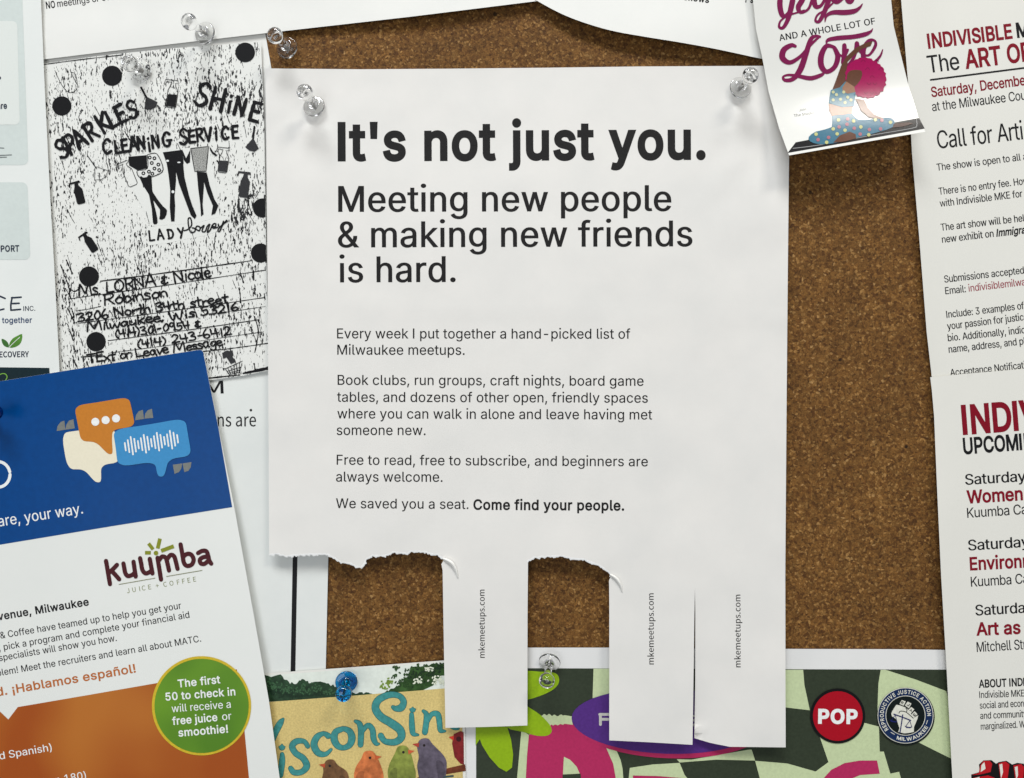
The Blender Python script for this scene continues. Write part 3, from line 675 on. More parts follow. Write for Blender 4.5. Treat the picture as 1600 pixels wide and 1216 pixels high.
# ------------------------------------------------------------------ green chequered poster
cA = crop(680, 860, 3.416); cB = crop(1020, 900, 3.3333)
H = Sheet('chequered_poster', 'green chequered poster with pink lettering, purple oval and two round badges',
          'poster', [(727, 1011), (824, 1012), (952, 1012), (1227, 1014), (1400, 1014.5), (1500, 1016), (1510, 1330), (725, 1330)],
          lambda x, y: .75 + .1 * nz(x, y, 130, 8) + .5 * math.exp(-((x - 1240) / 18) ** 2) * (1 - sm(1010, 1060, y)), paper_mat((229, 228, 226), .42, .04), 12)
DG = ink((52, 60, 46), .42, .1, 900); LG = ink((196, 209, 165), .42, .05, 900); PK = ink((178, 44, 92), .42, .06); LI = ink((142, 176, 22), .42, .06); PU = ink((82, 46, 124), .42, .08)
H.poly('printed_ground', [(744, 1044), (860, 1044.4), (1060, 1045), (1280, 1046), (1490, 1046.5), (1500, 1330), (744, 1330)], DG)
chk = lambda pts, f=cB: H.poly('pale_check', cm(f, pts), LG, 2)
chk([(640,489),(783,489),(790,570),(818,700),(692,685),(640,680)])
chk([(1187,489),(1212,489),(1370,540),(1528,600),(1560,690),(1560,955),(1450,900),(1360,855),(1230,800),(1178,785),(1170,700),(1175,560)])
H.poly('pale_check', cm(cB, [(860,810),(1100,765),(1178,785),(1182,915),(1203,915),(1237,1030),(1283,1020),(1310,1120),(1330,1300),(590,1300),(575,1120),(533,963),(700,977),(848,1019),(915,970)]), LG, 2.5)
chk([(125,955),(200,957),(500,905),(515,905),(533,962),(330,957),(140,972)])
chk([(-120,1000),(0,982),(140,974),(165,1035),(230,1120),(230,1300),(-150,1300)])
chk([(845,632),(960,632),(960,760),(840,790),(843,700)], cA)
chk([(460,960),(500,985),(484,1216),(480,1400),(425,1400),(437,1216)], cA)
# big pink letter
def wavy(pts, amp, n=6):
    o = []
    for i, a in enumerate(pts[:-1]):
        b_ = pts[i + 1]
        for k in range(n):
            t = k / n; o.append((a[0] + (b_[0] - a[0]) * t, a[1] + (b_[1] - a[1]) * t + amp * math.sin((i * n + k) * 1.5)))
    return o + [pts[-1]]
H.poly('letter_border', cm(cA, [(483,1300),(490,1100),(505,960),(558,895)] + wavy([(562,880),(600,876),(640,882),(690,880)], 5) + [(740,888),(830,925),(910,985),(960,1050),(990,1120),(1000,1165),(1010,1300)]), LG, 3)
H.poly('pink_letter', cm(cA, [(478,1400),(484,1216),(490,1100),(500,985),(610,938)] + wavy([(622,930),(640,934),(660,930),(682,932)], 4, 3) + [(690,926),(760,935),(850,985),(915,1060),(950,1140),(966,1230),(975,1400)]), PK, 4)
H.poly('letter_counter', cm(cA, [(687,1102),(720,1118),(755,1155),(775,1200),(782,1260),(678,1260)]), LG, 5)
H.poly('letter_counter', cm(cA, [(680,1197),(776,1192),(782,1262),(678,1262)]), DG, 6)
def ell(cx, cy, rx, ry, rot, n=48):
    c_, s_ = math.cos(math.radians(rot)), math.sin(math.radians(rot))
    return [(cx + rx * math.cos(t) * c_ - ry * math.sin(t) * s_, cy + rx * math.cos(t) * s_ + ry * math.sin(t) * c_) for t in [2 * math.pi * i / n for i in range(n)]]
H.poly('oval_border', ell(1046, 1131, 152, 54, 2), PK, 5); H.poly('purple_oval', ell(1042, 1127, 149, 51, 2), PU, 6)
H.strokes('pale_letter', [[cA(882, 930), cA(882, 876)], [cA(878, 876), cA(930, 876)], [cA(882, 902), cA(925, 902)]], ink((200, 198, 190)), 7, w=4.4, smooth=0)
H.text('RIDE', 958, 1132, 1100, 1134, 16, ink((200, 198, 190)), .03, layer=7)
H.poly('lime_leaf', cm(cA, [(440,655),(560,648),(640,655),(662,690),(645,730),(590,765),(495,797),(430,800)]), LI, 4.5, smooth=3)
H.poly('lime_leaf', cm(cA, [(440,800),(500,838),(560,878),(610,930),(622,965),(600,988),(545,990),(470,970),(380,942),(400,850)]), LI, 5, smooth=3)
H.poly('lime_leaf', cm(cA, [(216,930),(300,920),(385,945),(405,1010),(416,1090),(410,1160),(380,1182),(340,1160),(290,1105),(250,1040),(238,1008),(216,1042)]), LI, 4.5)
H.poly('pink_letter', cm(cB, [(875,1070),(930,1010),(1000,975),(1080,962),(1168,962),(1182,1030),(1080,1037),(1020,1062),(985,1120),(850,1140)]), PK, 4)
H.poly('pink_letter', [(989, 1212), (1030, 1213), (1064, 1216), (1090, 1230), (1090, 1330), (989, 1330)], PK, 4)
# POP badge
pb = H.disc('round_badge', 1308.9, 1119, 43, ink((22, 20, 22), .35), 7, n=64)
pr = H.disc('badge_face', 1309, 1119, 38.8, ink((168, 16, 34), .35, .04), 8, pb, n=64)
pw = H.text('POP', 1278.3, 1129.6, 1340, 1130.2, 20.5, WHITE_INK, .05, layer=9, parent=pb, name='badge_lettering')
# fist and scales badge
c6 = crop(1360, 1060, 10.133); ctr = c6(556, 590)
NB = ink((24, 44, 82), .35, .05); CR = ink((222, 221, 208), .35); DKB = ink((18, 26, 26), .35)
rb_ = H.disc('round_badge', *c6(562, 606), 45, DKB, 7, n=64)
H.disc('badge_ring', *ctr, 43.6, CR, 8, rb_, n=72); H.disc('badge_ring', *ctr, 42.6, NB, 9, rb_, n=72); H.disc('badge_ring', *ctr, 31.2, CR, 10, rb_, n=64); H.disc('badge_face', *ctr, 30.2, DKB, 11, rb_, n=64)
def arc_text(sh, body, cx, cy, r, a0, a1, cap, mat, layer, parent, out=True):
    ws = []
    for ch in body:
        if ch == ' ': ws.append((None, .45)); continue
        v, f = glyphs(ch, .03, 1, 'sans', 2); xa = min(p[0] for p in v); xb = max(p[0] for p in v)
        ws.append(((v, f, xa, xb), xb - xa + .22))
    tot = sum(w_ for _, w_ in ws); x = 0; V, F = [], []
    for gl, w_ in ws:
        if gl:
            v, f, xa, xb = gl; ang = math.radians(a0 + (a1 - a0) * (x + (w_ - .22) / 2) / tot)
            kx = abs(math.radians(a1 - a0)) * r / tot; base = len(V)
            for px_, py_ in v:
                u = (px_ - (xa + xb) / 2) * kx; t = py_ * cap
                rad = r + (t if out else -t)
                rx, ry = math.cos(ang), math.sin(ang); tx, ty = (-ry, rx) if out else (ry, -rx)
                V.append((cx + rx * rad + tx * u, cy + ry * rad + ty * u))
            F += [tuple(base + i for i in q) for q in f]
        x += w_
    V2, F2 = cut(V, F, 500)
    return sh.flat('badge_lettering', V2, F2, mat, layer, parent)
arc_text(H, 'REPRODUCTIVE JUSTICE ACTION', *ctr, 34.2, 141, 363, 5.6, CR, 10.5, rb_)
arc_text(H, 'MILWAUKEE', *ctr, 39.4, 111, 25, 5.2, CR, 10.5, rb_, False)
H.strokes('badge_dash', [cm(c6, [(325,855),(380,888)]), cm(c6, [(905,665),(885,725)])], CR, 10.5, rb_, w=.9, smooth=0)
FI = [(330,560),(345,520),(410,418),(470,430),(570,468),(600,500),(660,590),(700,620),(758,585),(745,640),(690,770),(688,850),(600,868),(530,872),(440,850),(460,790),(430,700),(400,640),(340,600)]
H.poly('fist', cm(c6, FI), CR, 12, rb_)
for i, q in enumerate(([(495,345),(560,365),(525,435),(460,405)], [(590,370),(650,400),(610,475),(545,430)], [(645,455),(695,490),(640,560),(585,520)], [(700,520),(745,570),(680,630),(640,585)])):
    H.poly('knuckle', cm(c6, q), CR, 12.5, rb_)
    cx = sum(p[0] for p in q) / 4; cy = sum(p[1] for p in q) / 4; a = c6(cx, cy)
    t = math.radians(18 + i * 8); L_ = 2.0
    H.text('RJAM'[i], a[0] - L_ * math.cos(t) - .8, a[1] - L_ * math.sin(t) + 1.7, a[0] + L_ * math.cos(t) - .8, a[1] + L_ * math.sin(t) + 1.7, 3.8, DKB, .02, layer=13.5, parent=rb_, name='badge_lettering')
H.strokes('fist_line', [cm(c6, [(452,552),(480,520),(570,540),(680,632)]), cm(c6, [(560,468),(580,500),(570,530)])], DKB, 13, rb_, w=1.1)
SC = ink((28, 34, 92), .35)
H.strokes('scales', [cm(c6, [(512,580),(495,700),(468,865)]), cm(c6, [(372,568),(505,615),(640,668)])], SC, 13.8, rb_, w=1.7, smooth=0)
H.strokes('scales', [cm(c6, [(395,580),(335,665)]), cm(c6, [(395,580),(420,680)]), cm(c6, [(625,670),(560,760)]), cm(c6, [(625,670),(655,770)])], SC, 14, rb_, w=.9, smooth=0)
H.poly('scales', cm(c6, [(300,652),(360,672),(435,688),(395,700),(330,690)]), SC, 14, rb_); H.poly('scales', cm(c6, [(540,752),(600,770),(668,770),(630,790),(570,785)]), SC, 14, rb_)

# ------------------------------------------------------------------ right hand notices
def j_h(x, y): return 1.3 + .12 * nz(x, y, 150, 9) + 2.0 * (1 - sm(1405, 1480, x))
J = Sheet('art_notice', 'ivory notice calling for artists with dark red and black headings at the top right',
          'notice', [(1403, -60), (1408, 0), (1419, 130), (1425, 240), (1437, 380), (1448, 520), (1456, 590), (1458.5, 642), (1700, 630), (1700, -60)], j_h, IVORY, 16)
T = lambda *a, **k: J.text(*a, **dict(dict(space=.94), **k))
T('INDIVISIBLE', 1450.5, 75.7, 1582.5, 59.5, 22, RED, .03); T('MKE', 1589.5, 58.6, 1640, 52.4, 22, BLACK, .03)
T('The', 1451, 114.2, 1500.2, 108.4, 27, BLACK, .004, lean=-8); T('ART OF', 1509, 107, 1612, 94, 28, RED, .028)
J.strokes('ruled_line', [[(1454, 125), (1600, 106.3), (1680, 96)]], BLACK, w=2.7, smooth=0)
T('Saturday, December', 1455.8, 151.8, 1609, 131.8, 15.5, RED, .014); T('at the Milwaukee Count', 1457, 174, 1617, 153.8, 14.5, BLACK, .0)
T('Call for Artist', 1465.8, 232.7, 1622, 215, 28, BLACK, .0)
T('The show is open to all art', 1464.2, 267, 1614, 248.4, 11, BLACK, .006)
T('There is no entry fee. How', 1467.3, 304.6, 1608, 287.4, 11, BLACK, .006); T('with Indivisible MKE for', 1468.9, 323.4, 1598, 307.7, 11, BLACK, .006)
T('The art show will be held', 1470.5, 360.8, 1608, 345, 11, BLACK, .008); T('new exhibit on', 1472.3, 379.6, 1553, 370, 11, BLACK, .008); T('Immigrant', 1556.8, 369.7, 1614, 363, 11, BLACK, .028, ital=.2)
T('Submissions accepted', 1475.8, 441.8, 1600.5, 427.4, 11, BLACK, .006); T('Email:', 1477.3, 460, 1509.5, 456.6, 11, BLACK, .006); T('indivisiblemilwauk', 1514, 455.8, 1617, 444, 11, ink((150, 52, 68)), .0)
T('Include: 3 examples of', 1479.2, 497, 1600.5, 482.8, 11, BLACK, .008); T('your passion for justice', 1480.5, 515.2, 1606.5, 499.7, 11, BLACK, .008)
T('bio. Additionally, indicat', 1481.4, 533.4, 1613, 519.3, 11, BLACK, .008); T('name, address, and ph', 1482.8, 551.4, 1606, 537.6, 11, BLACK, .008); T('Acceptance Notification', 1485, 587.5, 1616, 574, 10.5, BLACK, .008)
Kn = Sheet('event_notice', 'ivory notice listing Saturday events under large dark red capitals at the lower right',
           'notice', [(1453.5, 589.5), (1510, 584), (1600, 576.5), (1700, 568), (1720, 1330), (1497, 1330), (1488, 1216), (1479, 1045), (1470.5, 900), (1464, 760), (1459.5, 650), (1456, 610)],
           lambda x, y: 2.0 + .12 * nz(x, y, 150, 10) + .5 * (1 - sm(1450, 1520, x)) + 1.6 * (1 - sm(1450, 1540, x)) * sm(640, 900, y), IVORY, 16)
T = lambda *a, **k: Kn.text(*a, **dict(dict(space=.94), **k))
T('INDI', 1504.5, 678, 1592, 671.2, 43, RED, .032); T('VIS', 1594, 671, 1670, 665, 43, RED, .032)
T('UPCOMING', 1505.8, 709.4, 1634, 699.5, 24, BLACK, .028)
T('Saturday', 1508.4, 757.8, 1603.5, 751.8, 16.5, BLACK, .012); T('Women of', 1511, 786.6, 1631, 779, 19.5, RED, .026); T('Kuumba Cafe', 1511.6, 809.3, 1622, 802, 15.5, BLACK, .0)
T('Saturday', 1513, 860.4, 1609, 854.3, 16.5, BLACK, .012); T('Environm', 1515.8, 891, 1617, 885.6, 19.5, RED, .026); T('Kuumba Caf', 1517.4, 917, 1614, 911, 15.5, BLACK, .0)
T('Saturday', 1524.4, 962, 1615, 956.7, 16.5, BLACK, .012); T('Art as', 1525.7, 992.9, 1595, 990, 19.5, RED, .026); T('Mitchell Street', 1526.5, 1019, 1626, 1013, 15.5, BLACK, .0)
T('ABOUT INDIVI', 1529.6, 1074.7, 1613, 1071, 12, BLACK, .024); T('Indivisible MKE is', 1530.4, 1091, 1611, 1087.8, 10.5, BLACK, .004); T('social and econo', 1531, 1107.5, 1606, 1103.8, 10.5, BLACK, .004)
T('and community', 1531.7, 1123.6, 1605, 1120.4, 10.5, BLACK, .004); T('marginalized. We', 1532.7, 1140.5, 1607, 1136.4, 10.5, BLACK, .004)
c7 = crop(1440, 900, 3.85)
ft = Kn.poly('printed_fist', cm(c7, [(298,1195),(350,1180),(345,1135),(372,1110),(420,1108),(448,1130),(465,1120),(510,1112),(545,1135),(575,1125),(616,1130),(640,1240),(640,1330),(320,1330),(300,1240)]), ink((18, 16, 18)), 1)
for q in ([(352,1140),(372,1112),(410,1112),(425,1130),(415,1180),(350,1195),(300,1198),(345,1185)], [(462,1128),(505,1116),(528,1135),(515,1240),(480,1260),(470,1190)], [(552,1140),(600,1132),(616,1150),(610,1260),(565,1240)], [(310,1215),(400,1200),(440,1215),(430,1300),(330,1300)]):
    Kn.poly('red_finger', cm(c7, q), ink((184, 24, 34)), 2, ft)
for q in ([(360,1138),(378,1120),(385,1160),(355,1180)], [(468,1135),(485,1130),(490,1180),(478,1220)], [(560,1150),(578,1145),(580,1200),(570,1225)], [(310,1220),(350,1208),(330,1250)]):
    Kn.poly('white_highlight', cm(c7, q), ink((226, 224, 214)), 3, ft)

# ------------------------------------------------------------------ blue and orange flyer
c5 = crop(0, 540, 3.8); c6o = crop(0, 820, 3.0714); c7k = crop(140, 830, 7.619)
def f_h(x, y): return 3.0 + .12 * nz(x, y, 170, 11) + 1.0 * sm(230, 430, x) * sm(620, 900, y) + .25 * sm(200, 316, x)
Fl = Sheet('college_flyer', 'glossy flyer with blue top, speech bubble logo, orange block and round green seal',
           'flyer', [(-190, 628), (0, 595.8), (150, 571.8), (311, 546.6), (315.5, 547.2), (317.8, 550.5), (342, 671), (366, 792.6), (371, 820), (396, 958), (420, 1093.5), (437, 1216), (452, 1330), (-120, 1400)],
           f_h, COATED, 14, .16)
Fl.poly('blue_band', [(-190, 628), (0, 595.9), (150, 571.9), (311, 546.8), (315.2, 547.5), (317.4, 550.5), (341.6, 671), (362.8, 792.6), (180, 821.5), (0, 851.3), (-160, 878)], ink((2, 66, 130), .3, .05, 500))
Fl.strokes('white_letter', [ell(-3, 741.5, 18.6, 20, 0, 30)], WHITE_INK, 2, w=4.8, smooth=0)
Fl.text('are, your way.', -2, 823, 130, 802.4, 16.6, WHITE_INK, .0, layer=2)
CRM = ink((236, 228, 204), .36, .02); ORG = ink((198, 124, 44), .36, .04); LBL = ink((64, 142, 196), .36, .04); GRY = ink((122, 124, 120), .36)
def rsm(pts, n=4):  # round the corners (Chaikin)
    for _ in range(n):
        o = []
        for i, a in enumerate(pts):
            b_ = pts[(i + 1) % len(pts)]; o += [(a[0]*.8 + b_[0]*.2, a[1]*.8 + b_[1]*.2), (a[0]*.2 + b_[0]*.8, a[1]*.2 + b_[1]*.8)]
        pts = o
    return pts
Fl.poly('speech_bubble', rsm(cm(c5, [(365,520),(460,505),(690,480),(720,692),(598,710),(602,812),(565,812),(500,735),(400,735)]), 3), CRM, 2)
Fl.poly('speech_bubble', rsm(cm(c5, [(440,358),(600,334),(765,305),(785,390),(802,480),(668,500),(664,560),(670,645),(640,645),(570,572),(480,568),(462,470)]), 3), ORG, 3)
Fl.poly('speech_bubble', rsm(cm(c5, [(670,500),(880,470),(1100,430),(1118,540),(1138,655),(1000,674),(976,778),(936,778),(920,688),(700,722),(686,600)]), 3), LBL, 4)
for x, y in ((566, 453), (627, 443), (689, 433)): Fl.disc('white_dot', *c5(x, y), 6.3, WHITE_INK, 4, n=24)
hh = [45, 72, 104, 76, 45, 72, 106, 78, 46, 72, 106, 76, 46, 70, 106, 78, 46]
for i, h_ in enumerate(hh):
    x = 744 + i * 19.4; y = 601 - i * 2.95
    Fl.strokes('sound_bar', [[c5(x - h_ * .07, y - h_ / 2), c5(x + h_ * .07, y + h_ / 2)]], WHITE_INK, 5.5, w=2.5, smooth=0)
for q in ([(336,508),(342,478),(360,454),(382,446),(388,500)], [(388,500),(394,470),(410,446),(436,438),(444,492)], [(802,444),(808,412),(824,390),(848,382),(855,436)], [(857,434),(862,404),(878,384),(902,376),(910,430)],
          [(1026,708),(1082,700),(1076,732),(1062,752),(1036,762)], [(1084,700),(1137,692),(1132,724),(1118,744),(1094,752)]):
    Fl.poly('quotation_mark', cm(c5, q), GRY, 2)
OG, n, l, b = new_mat('orange_print')
tc = n.new('ShaderNodeTexCoord'); gn = n.new('ShaderNodeTexNoise'); gn.inputs['Scale'].default_value = 22; gn.inputs['Detail'].default_value = 1
l.new(tc.outputs['Object'], gn.inputs['Vector']); rg = n.new('ShaderNodeValToRGB'); rg.color_ramp.elements[0].position = .38; rg.color_ramp.elements[1].position = .66
rg.color_ramp.elements[0].color = lin((160, 76, 20)); rg.color_ramp.elements[1].color = lin((182, 108, 38)); l.new(gn.outputs['Fac'], rg.inputs[0]); l.new(rg.outputs[0], b.inputs['Base Color']); b.inputs['Roughness'].default_value = .36; b.inputs['Specular IOR Level'].default_value = .15
Fl.poly('orange_block', [(-120, 1125), (0, 1112), (13, 1124.4), (27.7, 1105), (140, 1085.8), (246, 1067.4), (370, 1046), (379, 1110), (389, 1216), (402, 1330), (-100, 1380)], OG)
Fl.text('d Spanish)', 0, 1187, 81.4, 1173, 11.4, WHITE_INK, .0, layer=2); Fl.text('(more than 180)', 17, 1237, 135, 1216.5, 11.4, WHITE_INK, .0, layer=2)
Fl.text('venue, Milwaukee', -3, 969.5, 139.3, 945.7, 11.6, BLACK, .024)
for t_, x0, y0, x1, y1 in (('& Coffee have teamed up to help you get your', 1, 998, 283.7, 951), (', pick a program and complete your financial aid', -1, 1017.3, 296.4, 965.2), ('specialists will show you how.', -1, 1033.4, 182.7, 1001.6), ('blem! Meet the recruiters and learn all about MATC.', -4, 1056.8, 314.5, 1002.6)):
    Fl.text(t_, x0, y0, x1, y1, 10.3, BLACK, .0)
Fl.text('d. ¡Hablamos español!', -5, 1088, 212.5, 1050.6, 13, ink((184, 104, 48), .4), .016)
sl = Fl.disc('green_seal', 314.8, 1103, 77.5, ink((206, 178, 44), .36), 3, n=96)
GS, n, l, b = new_mat('green_print')
tc = n.new('ShaderNodeTexCoord'); gn = n.new('ShaderNodeTexNoise'); gn.inputs['Scale'].default_value = 25; l.new(tc.outputs['Object'], gn.inputs['Vector'])
rg = n.new('ShaderNodeValToRGB'); rg.color_ramp.elements[0].position = .35; rg.color_ramp.elements[1].position = .65; rg.color_ramp.elements[0].color = lin((82, 128, 30)); rg.color_ramp.elements[1].color = lin((110, 156, 38))
l.new(gn.outputs['Fac'], rg.inputs[0]); l.new(rg.outputs[0], b.inputs['Base Color']); b.inputs['Roughness'].default_value = .36; b.inputs['Specular IOR Level'].default_value = .15
Fl.disc('seal_face', 315, 1103.2, 73.6, GS, 4, sl, n=96)
for t_, x0, y0, x1, y1, bo in (('The first', 278.4, 1074.3, 344.5, 1067.4, .02), ('50 to check in', 258.8, 1094.8, 368, 1086.3, .02), ('will receive a', 268.6, 1113.2, 360.8, 1106, 0), ('free juice', 269.6, 1132.8, 340, 1126.4, .02), ('or', 347.5, 1125.6, 362, 1124.3, 0), ('smoothie!', 279, 1151, 356.5, 1144.6, .02)):
    Fl.text(t_, x0, y0, x1, y1, 11.8, WHITE_INK, bo, layer=5, parent=sl)
MR = ink((72, 24, 30), .4)
kl = [[(195,355),(242,632)], [(325,402),(285,445),(236,492)], [(262,474),(305,520),(352,574)], [(402,385),(412,440),(425,500),(455,535),(505,522),(540,492)], [(522,365),(548,542)], [(600,322),(614,390),(628,460),(662,502),(710,490),(742,462)], [(715,330),(748,505)],
      [(808,318),(850,578)], [(828,345),(862,304),(905,318),(925,380),(945,470)], [(925,330),(965,284),(1005,300),(1025,360),(1047,450)], [(1082,158),(1102,265),(1122,375),(1160,414),(1215,398),(1238,340),(1210,282),(1160,272),(1112,305)],
      [(1290,262),(1340,236),(1388,240),(1410,290),(1424,350),(1448,388)], [(1408,305),(1350,312),(1312,342),(1325,385),(1370,388),(1420,345)]]
for L_ in kl: Fl.strokes('maroon_letter', [[c7k(x, y) for x, y in L_]], MR, 2, w=6.8, smooth=5)
OL = ink((134, 140, 40), .4)
for a, b_, w_ in (((682,258),(705,258),5.6), ((715,165),(742,200),5.4), ((832,112),(815,185),5.8), ((872,228),(980,188),6)):
    p_, q_ = Vector(c7k(*a)), Vector(c7k(*b_)); d_ = (q_ - p_).normalized(); e_ = Vector((-d_.y, d_.x)) * w_ / 2; p_ = p_ - d_ * 3; q_ = q_ + d_ * 3
    Fl.poly('olive_ray', [tuple(p_ + e_), tuple(q_ + e_), tuple(q_ - e_), tuple(p_ - e_)], OL, 2)
Fl.disc('olive_dot', *c7k(790, 262), 3.6, OL, 2, n=20)
Fl.strokes('ruled_line', [[c7k(350, 635), c7k(778, 560)], [c7k(915, 540), c7k(1338, 468)]], ink((130, 132, 96), .4), 2, w=1, smooth=0)
Fl.text('JUICE + COFFEE', *c7k(447, 740), *c7k(1270, 598), 7.4, ink((132, 138, 92), .4), -.006, space=1.55, font='humanist')

# ------------------------------------------------------------------ main tear-off poster
def tear(pts, seed):
    random.seed(seed); o = []
    for i, a in enumerate(pts[:-1]):
        b_ = pts[i + 1]; d = math.hypot(b_[0] - a[0], b_[1] - a[1]); n_ = max(1, int(d / 2.2))
        for k in range(n_):
            t = k / n_; o.append((a[0] + (b_[0] - a[0]) * t + random.uniform(-.5, .5), a[1] + (b_[1] - a[1]) * t + random.uniform(-.9, .9)))
    return o + [pts[-1]]
T1 = tear([(421, 867.6), (437, 867), (447, 871), (458, 869), (481, 867), (512, 867), (521, 872.5), (533, 880), (548, 881.6), (558, 887), (565, 888), (570, 882), (573, 875), (582.6, 869), (602, 869), (614.6, 864), (637, 866), (642, 863), (661.5, 862.6), (671, 866), (684, 868), (693.6, 874.5)], 1)
T2 = tear([(824.6, 878), (835, 872), (855.6, 871), (867, 869.4), (882, 870), (891, 873), (899.6, 874.6), (911, 874.6), (923, 880), (934.7, 883.4), (943.5, 889), (952, 896.6), (954, 901)], 2)
M_out = [(415, 107), (560, 108.4), (700, 107.5), (850, 106), (1000, 104), (1190, 103), (1236, 103), (1233, 240), (1231, 420), (1229, 640), (1227, 900), (1227.6, 1168), (1140, 1167), (1110, 1161), (1085, 1153.5)] + \
    [(1086.3, 1060), (1086.5, 960), (1085.8, 919), (1085, 960), (1083.6, 1060), (1082, 1164), (1015, 1160), (952, 1157), (952, 1040), (952, 940), (951.6, 907)] + T2[::-1] + \
    [(824.3, 960), (824, 1133.7), (760, 1136), (696, 1137.5), (694, 1036), (692.5, 950), (691.6, 891), (689.6, 882)] + T1[::-1] + [(419.5, 640), (417.5, 360)]
def m_h(x, y):
    h = 2.6 + 1.5 * sm(107, 420, y) + .3 * nz(x, y, 210, 12) + .2 * nz(x, y, 60, 13)
    h += .6 * math.exp(-((x - 825) / 260) ** 2) * sm(100, 500, y)
    h += .5 * sm(760, 880, y) * (1 - sm(600, 900, x) * .4)
    # dimples at the two pins and the lifted upper right part
    h -= .5 * math.exp(-(((x - 487) / 45) ** 2 + ((y - 168) / 40) ** 2))
    h -= .7 * math.exp(-(((x - 1158) / 40) ** 2 + ((y - 142) / 34) ** 2))
    h += .5 * math.exp(-(((x - 1120) / 40) ** 2 + ((y - 190) / 30) ** 2)) - .9 * math.exp(-(((x - 1195) / 30) ** 2 + ((y - 215) / 50) ** 2)) + .5 * math.exp(-(((x - 1205) / 30) ** 2 + ((y - 320) / 45) ** 2))
    # handled paper: dents round the pins, faint ripples and a soft crease
    cr = math.exp(-(((x - 500) / 110) ** 2 + ((y - 170) / 80) ** 2)) + 1.3 * math.exp(-(((x - 1170) / 90) ** 2 + ((y - 220) / 120) ** 2))
    h += cr * (.3 * nz(x, y, 34, 16) + .1 * nz(x, y, 15, 17))
    h += .05 * nz(x, y, 26, 18) + .16 * math.exp(-abs(y - 486 - .03 * (x - 800)) / 9)
    # the tabs hang loose
    if y > 870:
        t = sm(870, 1160, y)
        if x < 830: h += -1.0 * t + .25 * nz(x, y, 90, 14)* t
        elif x < 1085.2: h += .5 * t
        else:
            h += .3 * t - 1.9 * math.exp(-(((x - 1084) / 34) ** 2)) * sm(900, 1165, y)
    return max(h, 1.95)
M = Sheet('tear_off_poster', "white tear-off poster with big headline, ragged bottom edge and three tabs left",
          'poster', M_out, m_h, paper_mat((230, 227, 222), .72, .15, .035), 12, .12)
for t_, x0, y0, x1, y1, c_, bo in (
    ("It's not just you.", 527.7, 249.5, 1102.6, 247, 55.8, .034), ('Meeting new people', 528.4, 331, 1049, 329.6, 40, .012), ('& making new friends', 528, 386.6, 1082, 384.8, 40, .010), ('is hard.', 530.5, 441.2, 712, 440.5, 40, .010),
    ('Every week I put together a hand-picked list of', 526.6, 528.8, 985, 529.4, 15.5, 0), ('Milwaukee meetups.', 527, 554.3, 726, 554.6, 15.5, 0),
    ('Book clubs, run groups, craft nights, board game', 527.5, 601.4, 1005.6, 603, 15.5, 0), ('tables, and dozens of other open, friendly spaces', 526.6, 627.9, 1012.3, 629.4, 15.5, 0),
    ('where you can walk in alone and leave having met', 527, 653.9, 1019, 655.6, 15.5, 0), ('someone new.', 526, 679.8, 665, 680, 15.5, 0),
    ('Free to read, free to subscribe, and beginners are', 526, 726.2, 1012.3, 728.8, 15.5, 0), ('always welcome.', 525, 752.6, 691.5, 753, 15.5, 0),
    ('We saved you a seat.', 524.8, 794, 732, 795.5, 15.3, 0), ('Come find your people.', 739.6, 796.2, 975.3, 797.6, 15.3, .026)):
    M.text(t_, x0, y0, x1, y1, c_, TONER, bo, name='headline' if c_ > 30 else 'text_line', res=5 if c_ > 30 else 3)
for x, y0, y1 in ((757.4, 1028, 921.5), (1021.6, 1038.3, 927.3), (1157.2, 1042.8, 929.4)):
    M.text('mkemeetups.com', x, y0, x - .3, y1, 9.3, TONER, 0, name='tab_lettering', font='humanist')
# curled slivers beside the torn tabs
def sliver(pts, rise):
    pts = spline([(x, y, w_) for x, y, w_ in pts], 5, False); n_ = len(pts); V, F = [], []
    for i, (x, y, w_) in enumerate(pts):
        a = pts[max(0, i - 1)]; b_ = pts[min(n_ - 1, i + 1)]; d = math.hypot(b_[0] - a[0], b_[1] - a[1]); nx, ny = -(b_[1] - a[1]) / d, (b_[0] - a[0]) / d
        hb = m_h(x, y); r_ = rise * math.sin(math.pi * (.15 + .8 * i / n_))
        for k, (o_, q_) in enumerate(((-.5, .15), (-.2, 1), (.15, .9), (.5, .2))):
            V.append(P(x + nx * w_ * o_, y + ny * w_ * o_, hb + .08 + r_ * q_) - M.loc)
        if i:
            for k in range(3): q = 4 * i + k; F.append((q - 4, q - 3, q + 1, q))
    M.put('torn_sliver', V, F, paper_mat((238, 236, 230), .75))
def fibres(pts, seed):
    random.seed(seed); V, F = [], []
    for i, (x, y) in enumerate(pts):
        a = pts[max(0, i - 1)]; b_ = pts[min(len(pts) - 1, i + 1)]; d = math.hypot(b_[0] - a[0], b_[1] - a[1]) or 1
        nx, ny = -(b_[1] - a[1]) / d, (b_[0] - a[0]) / d; o_ = random.choice((.2, .5, .9, 1.4, 2.4)) * random.uniform(.5, 1.2)
        hb = m_h(x, y)
        V += [P(x - nx * 2.2, y - ny * 2.2, hb + .03) - M.loc, P(x, y, hb + .05) - M.loc, P(x + nx * o_ + random.uniform(-.4, .4), y + ny * o_, hb - .06) - M.loc]
        if i:
            for k in range(2): q = 3 * i + k; F.append((q - 3, q - 2, q + 1, q))
    M.put('torn_fibres', V, F, paper_mat((244, 243, 240), .85, .3))
fibres(T1, 21); fibres(T2, 22)
sliver([(692, 873, 3), (700, 876.5, 6), (707, 882, 6.5), (712, 891, 5), (715.5, 903, 1.5)], 1.3)
sliver([(953, 898, 3), (960, 902, 5.5), (966, 908, 5.5), (970, 916, 4), (972, 925, 1.2)], 1.1)

